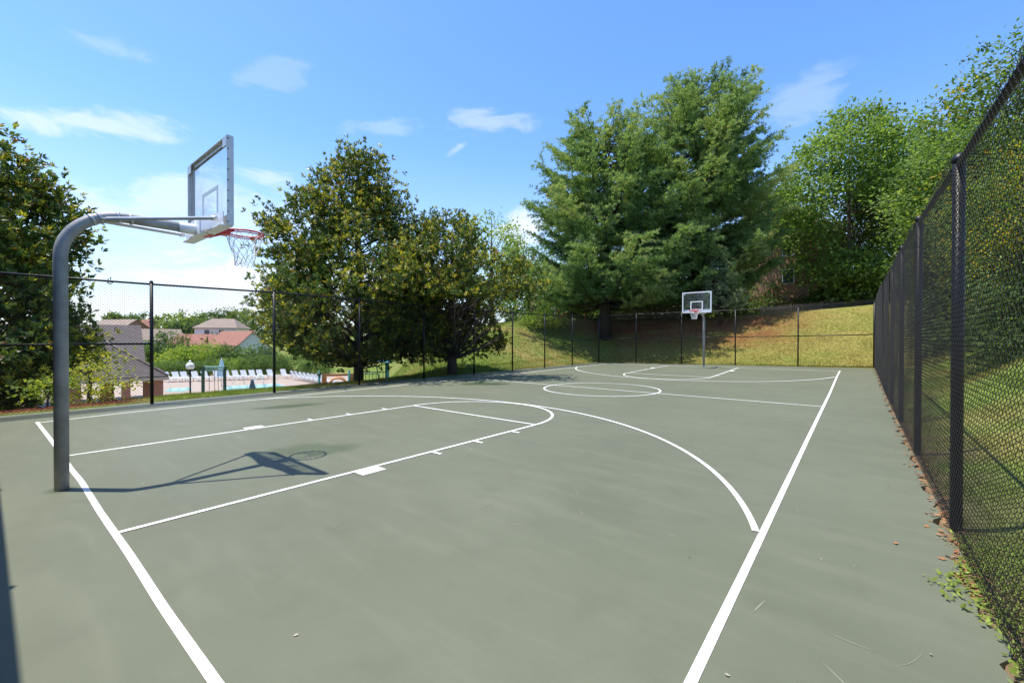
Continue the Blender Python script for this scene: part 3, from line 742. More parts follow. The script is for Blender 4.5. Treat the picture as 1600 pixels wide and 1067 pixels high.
# swing frame
A_, B_ = atz(317, 25.0, ZD), atz(351, 26.6, ZD)
ground_z = ZD
r_ = empty('swing_set', tuple(A_), math.atan2(B_[1]-A_[1], B_[0]-A_[0]), 'green swing frame with a pale truss beam in front of the pool', 'swing')
Ls = float(np.linalg.norm(B_-A_))
for x, h in ((0, 2.95), (Ls, 2.85)): MB().box((x, 0, h/2), (.12, .12, h)).build('post', M['green'], r_)
M['paleteal'] = mat('pale_teal_paint', (.32, .55, .50), .5)
b = MB(); b.tube([(0.1, 0, 2.93), (Ls-.1, 0, 2.83)], .05, 8); b.tube([(0.1, 0, 2.73), (Ls-.1, 0, 2.63)], .035, 8)
for i in range(12):
    x = .1+(Ls-.2)*i/12; b.tube([(x, 0, 2.73), (x+Ls/24, 0, 2.92), (x+Ls/12, 0, 2.70)], .018, 5)
b.build('beam', M['paleteal'], r_)
for x in (Ls*.27, Ls*.68):
    s = MB(); s.box((x+.2, 0, .5), (.44, .2, .03)); so = s.build('swing_seat', M['rubber'], r_)
    c = MB(); c.tube([(x, 0, .5), (x, 0, 2.68)], .014, 5); c.tube([(x+.4, 0, .5), (x+.4, 0, 2.68)], .014, 5); c.build('chain', M['post'], so)
# closed umbrellas
def umbrella(P, h, m, label, s=1.):
    r_ = empty('closed_umbrella', (P[0], P[1], ZD), 0, label, 'umbrella')
    MB().tube([(0, 0, 0), (0, 0, h)], .03, 8).build('pole', M['whitep'], r_)
    c = MB(); n = 10; zz = [h*.35, h*.45, h*.7, h*.9, h*.98]; rr = [.34*s, .36*s, .22*s, .12*s, .03]
    vs, fs = [], []
    for z, r in zip(zz, rr):
        for k in range(n*2): vs.append((r*(1 if k % 2 else .6)*math.cos(math.pi*k/n), r*(1 if k % 2 else .6)*math.sin(math.pi*k/n), z))
    for j in range(4):
        for k in range(2*n): fs.append((j*2*n+k, j*2*n+(k+1) % (2*n), (j+1)*2*n+(k+1) % (2*n), (j+1)*2*n+k))
    c.add(vs, fs); c.build('canopy', m, r_)
umbrella(atz(346, 41, ZD), 2.7, M['canvas'], 'pale closed patio umbrella rising behind the swing beam', 1.1)
umbrella(atz(394, 30.5, ZD), 1.75, M['canvasd'], 'slate blue closed umbrella standing at the near pool edge', .8)
for u, lab in ((382, 'left white handrail leaning into the big pool'), (412, 'right white handrail leaning into the big pool')):
    P = deckpx(u, 600); mb = MB()
    mb.tube([(0, 0, 0), (.1, .25, .85), (.3, .5, .95), (.9, .9, .1)], .035, 7)
    o = mb.build('pool_handrail', M['whitep'], None, (P[0], P[1], ZD)); o.rotation_euler = (0, 0, 4.2); tag(o, lab, 'handrail', 'pool handrails')

# playground beyond the tall magnolia
P = atz(528, 29, 0); zp = float(ground(P[0], P[1]))
th = math.atan2(P[1]-CAM[1], P[0]-CAM[0])-math.pi/2
r_ = empty('play_tunnel', (P[0], P[1], ZD+.35), th, 'faded orange tube tunnel between green posts under the tall magnolia', 'playground')
t_ = MB(); vs, fs = [], []
for j, (y, r) in enumerate([(-.5, .5), (-.5, .6), (.9, .6), (.9, .5)]):
    for k in range(20): vs.append((r*math.cos(k*.31416), y, 1.05+r*math.sin(k*.31416)))
for j in range(4):
    for k in range(20): fs.append((j*20+k, j*20+(k+1) % 20, ((j+1) % 4)*20+(k+1) % 20, ((j+1) % 4)*20+k))
t_.cs = True; t_.add(vs, fs); t_.cs = False; t_.build('tube', M['orange'], r_)
pn = MB(); pn.box((-.85, 0, 1.05), (.3, .06, 1.3)); pn.box((.85, 0, 1.05), (.3, .06, 1.3)); pn.box((0, .0, 1.78), (2., .06, .14)); pn.build('panel', M['orange'], r_)
for x in (-1.15, .7, 1.15): MB().tube([(x, -.2, -.8), (x, -.2, 2.1)], .07, 8).build('post', M['teal'], r_)
P = atz(584, 30, 0)
r_ = empty('play_tower', (P[0], P[1], ZD+.6), th, 'teal playground tower with a pitched roof beside the tall magnolia trunk', 'playground')
for x in (-.9, .9):
    for y in (-.6, .6): MB().tube([(x, y, -.8), (x, y, 2.5)], .075, 8).build('post', M['teal'], r_)
mb = MB(); mb.add([(-1.25, -.9, 2.35), (1.25, -.9, 2.35), (1.25, .9, 2.35), (-1.25, .9, 2.35), (0, 0, 3.15)], [(0, 1, 4), (1, 2, 4), (2, 3, 4), (3, 0, 4), (3, 2, 1, 0)]); mb.build('roof', M['tealroof'], r_)
MB().box((0, 0, .9), (1.75, 1.15, .1)).build('platform', M['green'], r_)
rl = MB()
for x in np.linspace(-.8, .8, 8): rl.tube([(x, -.6, .95), (x, -.6, 1.7)], .02, 5)
rl.tube([(-.85, -.6, 1.7), (.85, -.6, 1.7)], .03, 6); rl.build('railing', M['teal'], r_)
P = atz(566, 27.5, 0)
r_ = empty('climbing_frame', (P[0], P[1], ZD+.9), th, 'teal climbing post with a blue cap next to the playground tower', 'playground')
MB().tube([(0, 0, -.8), (0, 0, 2.6)], .09, 8).build('post', M['teal'], r_)
MB().tube([(0, 0, 2.55), (0, 0, 3.2), (0, 0, 3.25)], [.16, .13, .02], 8).build('cap', M['tealroof'], r_)
lb = MB(); lb.tube([(0, 0, 1.9), (.9, .3, 1.9), (1.2, .4, .2)], .04, 6); lb.tube([(0, 0, 1.4), (1., .33, 1.4)], .03, 6); lb.tube([(0, 0, .9), (1.05, .36, .9)], .03, 6); lb.build('rung_bars', M['teal'], r_)

# pavilion: low brick columns under a hipped shingle roof
P = atz(205, 27.0, ZD); th = math.atan2(P[1]-CAM[1], P[0]-CAM[0])-math.pi/2
r_ = empty('pool_pavilion', (P[0], P[1], ZD), th, 'open brick pavilion with a brown shingle roof beside the pool', 'pavilion')
ez = 2.22
mb = MB()
mb.add([(1.75, -1.4, ez), (-6.0, -1.4, ez), (-6.0, 4.6, ez), (1.75, 4.6, ez), (-1.35, 1.2, ez+2.25), (-4.2, 1.2, ez+2.25), (1.75, -1.4, ez-.12), (-6., -1.4, ez-.12), (-6., 4.6, ez-.12), (1.75, 4.6, ez-.12)],
       [(1, 0, 4, 5), (0, 3, 4), (3, 2, 5, 4), (2, 1, 5), (0, 1, 7, 6), (3, 0, 6, 9), (2, 3, 9, 8), (1, 2, 8, 7), (6, 7, 8, 9)])
rf = mb.build('roof', M['shingle'], r_)
rp = MB(); rp.tube([(1.75, -1.4, ez+.02), (-1.35, 1.2, ez+2.27), (-4.2, 1.2, ez+2.27)], .06, 6); rp.build('ridge_cap', M['shingle_tan'], rf)
mb = MB()
hz = ez+3.35
mb.add([(.75, 3.0, ez+.7), (-7., 3.0, ez+.7), (.55, 6.5, hz), (-7., 6.5, hz), (.75, 10., ez+.7), (-7., 10., ez+.7)], [(1, 0, 2, 3), (4, 5, 3, 2), (0, 4, 2), (5, 1, 3), (0, 1, 5, 4)])
mb.build('upper_roof', M['shingle'], r_)
mb = MB(); mb.box((-2.1, -1.42, ez-.16), (7.7, .04, .18)); mb.box((1.77, 1.6, ez-.16), (.04, 6.0, .18)); mb.build('fascia', M['fascia'], r_)
for x, y, w in ((1.25, -.9, .52), (.72, -.3, .36), (-.25, -.9, .42), (-1.2, .4, .5), (-2.5, -.9, .6), (-4.2, -.9, .6), (1.25, 4.0, .6), (-1.2, 4.0, .6)):
    MB().box((x, y, (ez-.07)/2), (w, .6, ez-.07)).build('column', M['brick'], r_)
MB().box((-2.4, .9, .25), (1.6, .5, .5)).build('low_wall', M['brick'], r_)
MB().box((-2.1, 1.6, .03), (7.4, 5.6, .06)).build('floor', M['conc'], r_)

# houses on the opposite slope
def house(u, depth, w, d, wall_h, roof_h, vtop, label, wm, rm, turn=0., gable='x', win=((.25, .5), (.7, .5)), base=None, name='brick_house', chimney=False, hip=0.):
    top = at(u, vtop, depth); z0 = top[2]-wall_h-roof_h
    th = math.atan2(top[1]-CAM[1], top[0]-CAM[0])-math.pi/2+turn
    r_ = empty(name, (top[0], top[1], z0), th, label, 'house')
    mb = MB(); hw, hd = w/2, d/2
    v = [(-hw, -hd, -4), (hw, -hd, -4), (hw, hd, -4), (-hw, hd, -4), (-hw, -hd, wall_h), (hw, -hd, wall_h), (hw, hd, wall_h), (-hw, hd, wall_h)]
    f = [(0, 1, 5, 4), (1, 2, 6, 5), (2, 3, 7, 6), (3, 0, 4, 7)]
    if not hip:
        if gable == 'x': v += [(-hw, 0, wall_h+roof_h*.97), (hw, 0, wall_h+roof_h*.97)]; f += [(5, 6, 9), (7, 4, 8)]
        else: v += [(0, -hd, wall_h+roof_h*.97), (0, hd, wall_h+roof_h*.97)]; f += [(4, 5, 8), (6, 7, 9)]
    mb.add(v, f); mb.build('wall', wm, r_)
    e = .35; mb = MB(); zt = wall_h+roof_h; ze = wall_h-.15
    if gable == 'x':
        r1, r2_ = (-hw-e+hip, 0, zt), (hw+e-hip, 0, zt)
        mb.add([(-hw-e, -hd-e, ze), (hw+e, -hd-e, ze), r2_, r1, (hw+e, hd+e, ze), (-hw-e, hd+e, ze)], [(0, 1, 2, 3), (4, 5, 3, 2)]+([(1, 4, 2), (5, 0, 3)] if hip else []))
    else:
        r1, r2_ = (0, -hd-e+hip, zt), (0, hd+e-hip, zt)
        mb.add([(-hw-e, -hd-e, ze), (-hw-e, hd+e, ze), r2_, r1, (hw+e, hd+e, ze), (hw+e, -hd-e, ze)], [(0, 3, 2, 1), (5, 4, 2, 3)]+([(5, 3, 0), (1, 2, 4)] if hip else []))
    rf = mb.build('roof', rm, r_)
    md = rf.modifiers.new('thick', 'SOLIDIFY'); md.thickness = .12
    if chimney: MB().box((hw*.4, 0, zt), (.7, .7, 1.8)).build('chimney', wm, rf)
    for fx, fz in win:
        wo = MB().box((-hw+w*fx, -hd-.02, wall_h*fz), (1.1, .1, 1.5)).build('window', M['siding'], r_)
        MB().box((-hw+w*fx, -hd-.075, wall_h*fz), (.9, .02, 1.3)).build('pane', M['windowg'], wo)
    return r_
house(187, 100, 9, 9, 4, 3.0, 499, 'brick gabled house with a tan roof above the pavilion', M['brick'], M['shingle_tan'], -.9, 'x', ((.3, .6),))
house(214, 118, 7, 7, 4, 3.2, 502, 'small red brick gable right of the tan roofed house above the pavilion', M['brickp'], M['shingle_red'], .9, 'x', ((.5, .6),))
house(229, 125, 5, 6, 4.5, 3., 499, 'narrow pink brick house behind the first black fence post', M['brickp'], M['shingle_red'], .3, 'y', ((.5, .6),))
house(243, 90, 8, 7, 3.5, 2.2, 514, 'pale house with a low grey pink roof among the valley trees', M['siding'], M['shingle_tan'], .2, 'x', ((.3, .6), (.7, .6)))
house(349, 92, 7.5, 8, 5.0, 1.9, 498, 'white two storey house with a brown roof on the far hillside', M['siding'], M['shingle_tan'], -.35, 'x', ((.3, .75), (.65, .75), (.3, .3), (.7, .3)), hip=2.)
house(312, 84, 9, 8, 2.6, 2.0, 522, 'low house with an orange brown roof below the far tree line', M['brickp'], M['shingle_red'], .3, 'x', ((.5, .5),), hip=1.5)
house(371, 74, 7, 9, 3.2, 3.4, 517, 'steep red roofed house nearest the pool hedge', M['siding'], M['shingle_red'], .5, 'y', ((.5, .55),), chimney=False)
house(352, 77, 4.5, 7, 3.0, 2.2, 523, 'lower red roofed wing house left of the steep red roof', M['siding'], M['shingle_red'], .1, 'x', ((.3, .5), (.7, .5)))
# valley trees
far_specs = [
 (178, 138, 489, 1.9, 3.2, 1, 'small round tree above the tan roof at the far left skyline'),
 (203, 150, 491, 3.2, 5, 2, 'dark tree on the skyline left of the first black fence post'),
 (225, 140, 489, 3.6, 6, 2, 'skyline tree right above the narrow pink house'),
 (247, 128, 494, 3.4, 6, 1, 'olive tree just right of the first black fence post'),
 (272, 112, 489, 3.6, 7, 0, 'large pale green tree in the middle of the far tree line'),
 (290, 118, 486, 3.8, 7.5, 0, 'tallest pale green tree of the far tree line'),
 (309, 115, 489, 3.6, 7, 1, 'round green tree right of the tallest one of the far tree line'),
 (283, 98, 503, 3.0, 4.5, 2, 'dark round tree in front of the far tree line'),
 (330, 140, 484, 3.6, 6, 2, 'dark green skyline tree left above the white house'),
 (350, 150, 483, 3.8, 6, 2, 'dark skyline tree directly above the white house'),
 (374, 130, 481, 4.0, 7, 1, 'skyline tree half hidden behind the tallest magnolia'),
 (396, 120, 478, 4.0, 8, 1, 'tree on the skyline seen at the left edge of the tallest magnolia'),
 (345, 84, 523, 2.6, 3, 2, 'small dark tree below the white house'),
 (378, 84, 521, 2.4, 2.8, 0, 'green tree right below the white house'),
 (318, 100, 509, 2.4, 3.5, 1, 'small tree left of the white house'),
]
tcs = [[(.13, .18, .045), (.16, .21, .06), (.10, .14, .035)], [(.09, .13, .035), (.12, .165, .045), (.07, .10, .03)], [(.05, .085, .03), (.07, .11, .035), (.04, .065, .022)]]
for i, (u, dp, vt, rad, h, ci, lab) in enumerate(far_specs):
    top = at(u, vt, dp)
    broadleaf('valley_tree', (top[0], top[1], top[2]-h), [(-2., rad*.7), (h*.15, rad*.95), (h*.45, rad), (h*.75, rad*.75), (h, rad*.12)], 110, 100+i, lab, tcs[ci], 16, .75, .55, .16, .35, .05, .22, 'trees on the far side of the valley', lim=.06)
tops = [
 (266, 68, 518, 3.4, 5.0, DC, 'big dark round tree behind the first fence bay'),
 (245, 66, 523, 2.4, 4.4, DC, 'dark tree merging into the pavilion roof'),
 (276, 60, 541, 2.6, 3.6, YC, 'bright yellow green tree left of the globe lamp'),
 (300, 61, 537, 2.6, 4.0, YC, 'bright green tree above the globe lamp'),
 (324, 62, 532, 2.8, 4.4, YC, 'tallest bright green tree behind the loungers'),
 (356, 60, 537, 2.2, 4.2, DC, 'dark cone shaped evergreen right of the bright green trees'),
 (340, 66, 541, 2.6, 4.0, GC, 'green bush tree between the bright trees and the red roof'),
 (388, 60, 545, 2.2, 3.4, GC, 'green shrub under the steep red roofed house'),
 (408, 61, 540, 2.6, 4.0, DC, 'dark shrub at the left foot of the tallest magnolia'),
]
for i, (u, dp, vt, rad, h, cs, lab) in enumerate(tops):
    top = at(u, vt, dp)
    broadleaf('valley_shrub', (top[0], top[1], top[2]-h), [(-1.5, rad*.8), (h*.2, rad), (h*.5, rad*.95), (h*.8, rad*.6), (h, rad*.1)], 170, 140+i, lab, cs, 22, .34, .42, .1, .35, .08, .24, 'trees behind the pool', lim=.05)
for i, (u0, dp, vt, lab) in enumerate([(262, 53, 566, 'clipped hedge behind the loungers left of the globe lamp'), (296, 53.5, 565, 'clipped hedge behind the globe lamp'), (330, 54, 563, 'clipped hedge behind the swing frame'), (364, 54.5, 560, 'light topped hedge behind the pool corner'),
                                        (398, 55, 557, 'hedge behind the pool handrails'), (430, 56, 554, 'hedge behind the black fence post at the pool'), (462, 57, 556, 'hedge where the back row of loungers ends'), (496, 56, 562, 'hedge under the tallest magnolia beyond the pool')]):
    top = at(u0, vt, dp); h = top[2]-ZD
    broadleaf('hedge', (top[0], top[1], ZD), [(0., 1.7), (h*.5, 1.8), (h*.9, 1.5), (h, .5)], 130, 160+i, lab, [DC[1], DC[2], GC[0]] if i not in (3,) else YC+GC, 20, .2, .28, 0, .3, 0, .15, 'hedges behind the pool', cat='hedge')

# ------------------------------------------------------------------ on the bank: houses, car, pickets
def bank_house(u, depth, w, d, wall_h, roof_h, zb, label, wm, rm, turn, gable, win, hip=0., chim=False):
    P = atz(u, depth, 0); top_v = 0
    th = math.atan2(P[1]-CAM[1], P[0]-CAM[0])-math.pi/2+turn
    z = float(ground(P[0], P[1]))+zb
    zt = z+wall_h+roof_h; d3 = dirn(u, 528)
    vt = 528.77-(zt-CAM[2])*F/depth
    return house(u, depth, w, d, wall_h, roof_h, vt, label, wm, rm, turn, gable, win, hip=hip, chimney=chim)
bank_house(1228, 47, 9.5, 9, 6.2, 4.6, 2.6, 'red brick house with a grey brown gable roof behind the maple', M['brick'], M['shingle_tan'], -.35, 'y', ((.3, .75), (.7, .75), (.3, .3), (.7, .3)))
bank_house(872, 62, 8, 8, 3.4, 5.2, .0, 'pink brick house glimpsed between the pines and the parked car', M['brickp'], M['shingle_tan'], .25, 'x', ((.25, .5), (.7, .5)))
# wooden stair rail by the pink house
P = atz(893, 44, 0); th = math.atan2(P[1]-CAM[1], P[0]-CAM[0])-math.pi/2
mb = MB(); z0 = float(ground(P[0], P[1]))
for dy in (0, .9):
    mb.tube([(-1.6, dy, .2), (1.4, dy, 2.4)], .07, 6); mb.tube([(-1.6, dy, 1.0), (1.4, dy, 3.2)], .05, 6)
    for t in (0, .5, 1): mb.tube([(-1.6+3*t, dy, -.3), (-1.6+3*t, dy, 1.0+2.2*t)], .06, 6)
for i in range(9): mb.box((-1.5+i*.34, .45, .28+i*.25), (.3, .9, .05))
o = mb.build('wooden_stair', M['woodred'], None, (P[0], P[1], z0)); o.rotation_euler = (0, 0, th); tag(o, 'red brown wooden stair left of the short pine trunk', 'stair')
# utility post
P = atz(868, 41, 0)
r_ = empty('utility_post', g3(P[0], P[1]), 0, 'thin grey metal post in front of the pink brick house', 'post')
MB().tube([(0, 0, -.3), (0, 0, 3.0)], [.07, .055], 8).build('shaft', M['galv'], r_); MB().box((0, 0, 3.0), (1.1, .08, .08), rz=YAW).build('crossarm', M['galv'], r_)
# parked car
def car(loc, rz, label):
    r_ = empty('parked_car', loc, rz, label, 'car')
    prof = [(-2.2, .35), (-2.25, .75), (-2.1, .98), (-1.95, 1.02), (-1.55, 1.55), (-1.1, 1.68), (.3, 1.68), (.75, 1.55), (1.15, 1.08), (2.0, .95), (2.25, .7), (2.25, .35)]
    mb = MB(); n = len(prof); hw = .88
    L0 = [(x, -hw*(1 if z < 1.05 else .82), z) for x, z in prof]; L1 = [(x, hw*(1 if z < 1.05 else .82), z) for x, z in prof]
    mb.add(L0+L1, [tuple(range(n)), tuple(reversed(range(n, 2*n)))]+[(i, i+n, (i+1) % n+n, (i+1) % n) for i in range(n)]); mb.build('body', M['silver_car'], r_)
    for sy in (-1, 1):
        w = MB(); y = sy*.905
        q = [(-1.75, 1.1), (-1.45, 1.5), (-.35, 1.55), (-.35, 1.1)]; q2 = [(-.25, 1.1), (-.25, 1.55), (.35, 1.55), (.95, 1.1)]
        for qq in (q, q2):
            pts = [(x, sy*(.895 if z < 1.2 else .735), z) for x, z in qq]
            w.add(pts+[(x, yy-sy*.03, z) for x, yy, z in pts], [(0, 1, 2, 3), (7, 6, 5, 4), (0, 4, 5, 1), (1, 5, 6, 2), (2, 6, 7, 3), (3, 7, 4, 0)])
        w.build('side_window', M['windowg'], r_)
    for x in (-1.35, 1.4):
        for sy in (-1, 1):
            wh = MB().tube([(x, sy*.7, .34), (x, sy*.93, .34)], .34, 18).build('wheel', M['rubber'], r_)
            MB().tube([(x, sy*.9, .34), (x, sy*.945, .34)], .2, 14).build('rim', M['alu'], wh)
    MB().box((2.22, 0, .72), (.1, 1.3, .12)).build('headlight', M['globe'], r_); MB().box((-2.24, 0, .85), (.06, 1.5, .1)).build('taillight', M['red'], r_)
P = atz(815, 43, 0); Pt = at(815, 496, 43)
car((P[0], P[1], Pt[2]-1.68), YAW+.1, 'silver parked car half hidden behind the hedge on the slope')
poly = [atz(796, 41.6, 0), atz(845, 41.6, 0), atz(845, 47, 0), atz(796, 47, 0)]
tag(poly_sheet('driveway', [p[:2] for p in poly], Pt[2]-1.68, M['conc'], None, 2.5), kind='structure')

def picket(p0, p1, label, h=1.25):
    p0 = np.array(p0); p1 = np.array(p1); Ld = float(np.linalg.norm(p1[:2]-p0[:2])); rz = math.atan2(p1[1]-p0[1], p1[0]-p0[0])
    r_ = empty('picket_fence', (p0[0], p0[1], 0), rz, label, 'fence')
    gz = lambda x: float(ground(p0[0]+(p1[0]-p0[0])*x/Ld, p0[1]+(p1[1]-p0[1])*x/Ld))
    mb = MB(); n = int(Ld/.15)
    for i in range(n):
        x = i*.15; z = gz(x); mb.add([(x-.045, 0, z), (x+.045, 0, z), (x+.045, 0, z+h-.08), (x, 0, z+h), (x-.045, 0, z+h-.08), (x-.045, .02, z), (x+.045, .02, z), (x+.045, .02, z+h-.08), (x, .02, z+h), (x-.045, .02, z+h-.08)],
                                     [(0, 1, 2, 3, 4), (9, 8, 7, 6, 5), (0, 5, 6, 1), (1, 6, 7, 2), (2, 7, 8, 3), (3, 8, 9, 4), (4, 9, 5, 0)])
    o = mb.build('pickets', M['wood'], r_); tag(o, kind='stuff')
    for fz in (.3, .9):
        rl = MB(); rl.tube([(x, .06, gz(x)+fz) for x in np.linspace(0, Ld, 12)], .04, 4); rl.build('rail', M['wood'], r_)
    for x in np.arange(0, Ld+.1, 2.4): MB().box((x, .08, gz(x)+h/2), (.1, .1, h+.1)).build('post', M['wood'], r_)
picket(atz(955, 37.5, 0), atz(1068, 37.5, 0), 'weathered picket fence on the bank between the pine trunks')
picket(atz(1190, 39.5, 0), atz(1398, 36.5, 0), 'weathered picket fence along the bank top under the maple')

# ------------------------------------------------------------------ chain link fences
def weave_mesh(Wp, Hp, dx, rad):
    ncol, nrow = int(round(Wp/dx)), int(round(Hp/dx))
    dxx, dz = Wp/ncol, Hp/nrow
    amp = .0085; ov = .0036
    fr = [0., .14, .5, .86]
    path = []
    for j in range(nrow):
        a, b = (0, 1) if j % 2 == 0 else (1, 0)
        xa = a*dxx+(ov if a else -ov); xb = b*dxx+(ov if b else -ov); sg = 1 if j % 2 == 0 else -1
        for f in fr:
            yy = sg*amp*(0 if f == 0 else .75 if f != .5 else 1.)
            path.append((xa+(xb-xa)*f, yy, (j+f)*dz))
    path.append((path[0][0] if nrow % 2 == 0 else dxx+ov, 0, nrow*dz))
    path.append((path[-1][0]+(.006 if nrow % 2 else -.006), .004, nrow*dz+.018))
    P = np.array(path)
    T = np.gradient(P, axis=0); T = unit(T)
    e1 = unit(np.cross(T, np.array([0, 1., 0]))); e2 = np.cross(T, e1)
    ns = 4; ang = np.arange(ns)*2*math.pi/ns+.78
    ring = P[:, None, :]+rad*(np.cos(ang)[None, :, None]*e1[:, None, :]+np.sin(ang)[None, :, None]*e2[:, None, :])
    n = len(P); base = ring.reshape(-1, 3)
    i = np.arange(n-1)[:, None]; k = np.arange(ns)[None, :]
    Fq = np.stack([i*ns+k, i*ns+(k+1) % ns, (i+1)*ns+(k+1) % ns, (i+1)*ns+k], -1).reshape(-1, 4)
    Vs, Fs_ = [], []
    for c in range(ncol):
        b = base.copy()
        if c % 2 == 1: b[:, 0] = dxx-b[:, 0]; b[:, 1] = -b[:, 1]
        # neighbouring spirals mirror so that they hook at shared knuckles
        b[:, 0] += c*dxx
        Vs.append(b); Fs_.append(Fq+c*len(base))
    return np.concatenate(Vs), np.concatenate(Fs_)
HP = 2.93
PANEL = {'near': weave_mesh(3.0, HP, .0365, .0018), 'far': weave_mesh(3.0, HP, .0365, .0023)}
proto_panel = {}
def panel(parent, p0, p1, h0, h1, z0, z1):
    Ld = math.hypot(p1[0]-p0[0], p1[1]-p0[1])
    kind = parent['wire']
    if kind not in proto_panel:
        o = np_mesh('chain_link_panel', *PANEL[kind], M['wire'], parent, smooth=True); proto_panel[kind] = o
    else:
        o = proto_panel[kind].copy(); COL.objects.link(o); o.parent = parent
    ux, uy = (p1[0]-p0[0])/3.0, (p1[1]-p0[1])/3.0
    nx_, ny_ = -(p1[1]-p0[1])/Ld, (p1[0]-p0[0])/Ld
    h = (h0+h1)/2
    o.matrix_local = Matrix(((ux, nx_, 0, p0[0]+nx_*.045*parent['side']), (uy, ny_, 0, p0[1]+ny_*.045*parent['side']), ((z1-z0)/3.0, 0, (h-.06)/HP, z0+.03), (0, 0, 0, 1)))
    return o
def fence(pts, heights, label, pr=.033, mid=(), side=1, corner=(), rail=.025, mid_z=.5, wire='far', screen=False):
    r_ = empty('chain_link_fence', (0, 0, 0), 0, label, 'fence'); r_['side'] = side; r_['wire'] = wire
    Z = [float(zc(x, y)) for x, y in pts]
    for i, (x, y) in enumerate(pts):
        r = pr*1.25 if i in corner else pr
        mb = MB(); mb.tube([(x, y, Z[i]-.1), (x, y, Z[i]+heights[i]+.02)], r, 14); po = mb.build('post', M['post'], r_)
        cp = MB(); cp.tube([(x, y, Z[i]+heights[i]+.0), (x, y, Z[i]+heights[i]+.03), (x, y, Z[i]+heights[i]+.06), (x, y, Z[i]+heights[i]+.075)], [r*1.15, r*1.15, r*.8, r*.2], 12)
        cp.build('post_cap', M['post'], po)
    mb = MB(); mb.tube([(x, y, Z[i]+heights[i]-.02) for i, (x, y) in enumerate(pts)], rail, 10); mb.build('top_rail', M['post'], r_)
    for i in mid:
        (x, y), (x2, y2) = pts[i], pts[i+1]
        MB().tube([(x, y, Z[i]+heights[i]*mid_z), (x2, y2, Z[i+1]+heights[i+1]*mid_z)], rail*.9, 8).build('mid_rail', M['post'], r_)
    mb = MB(); mb.tube([(x, y, Z[i]+.05) for i, (x, y) in enumerate(pts)], .004, 5); mb.build('bottom_wire', M['wire'], r_)
    for i in range(len(pts)-1): panel(r_, pts[i], pts[i+1], heights[i], heights[i+1], Z[i], Z[i+1])
    del r_['side']; del r_['wire']
    if screen:
        (x0, y0), (x1, y1) = pts[0], pts[-1]
        MB().box(((x0+x1)/2, y0-.0, heights[0]/2+.02), (x1-x0, .004, heights[0]-.04)).build('windscreen', M['rubber'], r_)
    return r_
yl = [YN, 1.93, 4.77, 7.57, 10.42, 13.29, 16.05, 18.9, 21.84, 25.0]
yl = [YN, 1.93, 4.77, 7.57, 10.42, 13.29, 16.05, 18.9, 21.84, 25.25]
fl = fence([(XF, y) for y in yl], [2.95, 2.96, 3.0, 2.98, 2.93, 2.92, 2.92, 2.96, 3.02, 3.14], 'black chain link fence between the court and the pool valley', .036, (0, 8), 1, (0, 9))
# far fence posts: bearings of the posts on a line that closes the far end
c0 = (XF, 25.25); c1 = (XRF, 27.0)
def on_line(u):
    d = dirn(u, 528); A = np.array([[d[0], -(c1[0]-c0[0])], [d[1], -(c1[1]-c0[1])]]); t = np.linalg.solve(A, np.array([c0[0]-CAM[0], c0[1]-CAM[1]])); return tuple(CAM[:2]+d[:2]*t[0])
fp = [c0]+[on_line(u) for u in (994, 1065, 1149, 1247)]+[c1]
ff = fence(fp, [3.14, 3.16, 3.16, 3.16, 3.17, 3.22], 'black chain link fence at the far end in front of the bank', .034, (0, 1, 2, 3, 4), 1, (0, 5), .024, .51)
yr = [YN, 1.5, 4.55, 7.65, 10.7, 13.7, 16.75, 19.8, 22.8, 25.2, 27.0]
fr_ = fence([(XRF+.06, y) for y in yr], [2.98, 3.00, 3.13, 3.29, 3.38, 3.40, 3.4, 3.36, 3.32, 3.28, 3.22], 'tall black chain link fence running along the right side close to the viewer', .041, (9,), 1, (0, 10), .026, wire='near')
xn = np.linspace(XF, XRF+.06, 6)
fence([(x, YN) for x in xn], [3.2]*6, 'black chain link fence behind the near baseline, seen only by its shadow', .033, (), -1, (0, 5), screen=True)

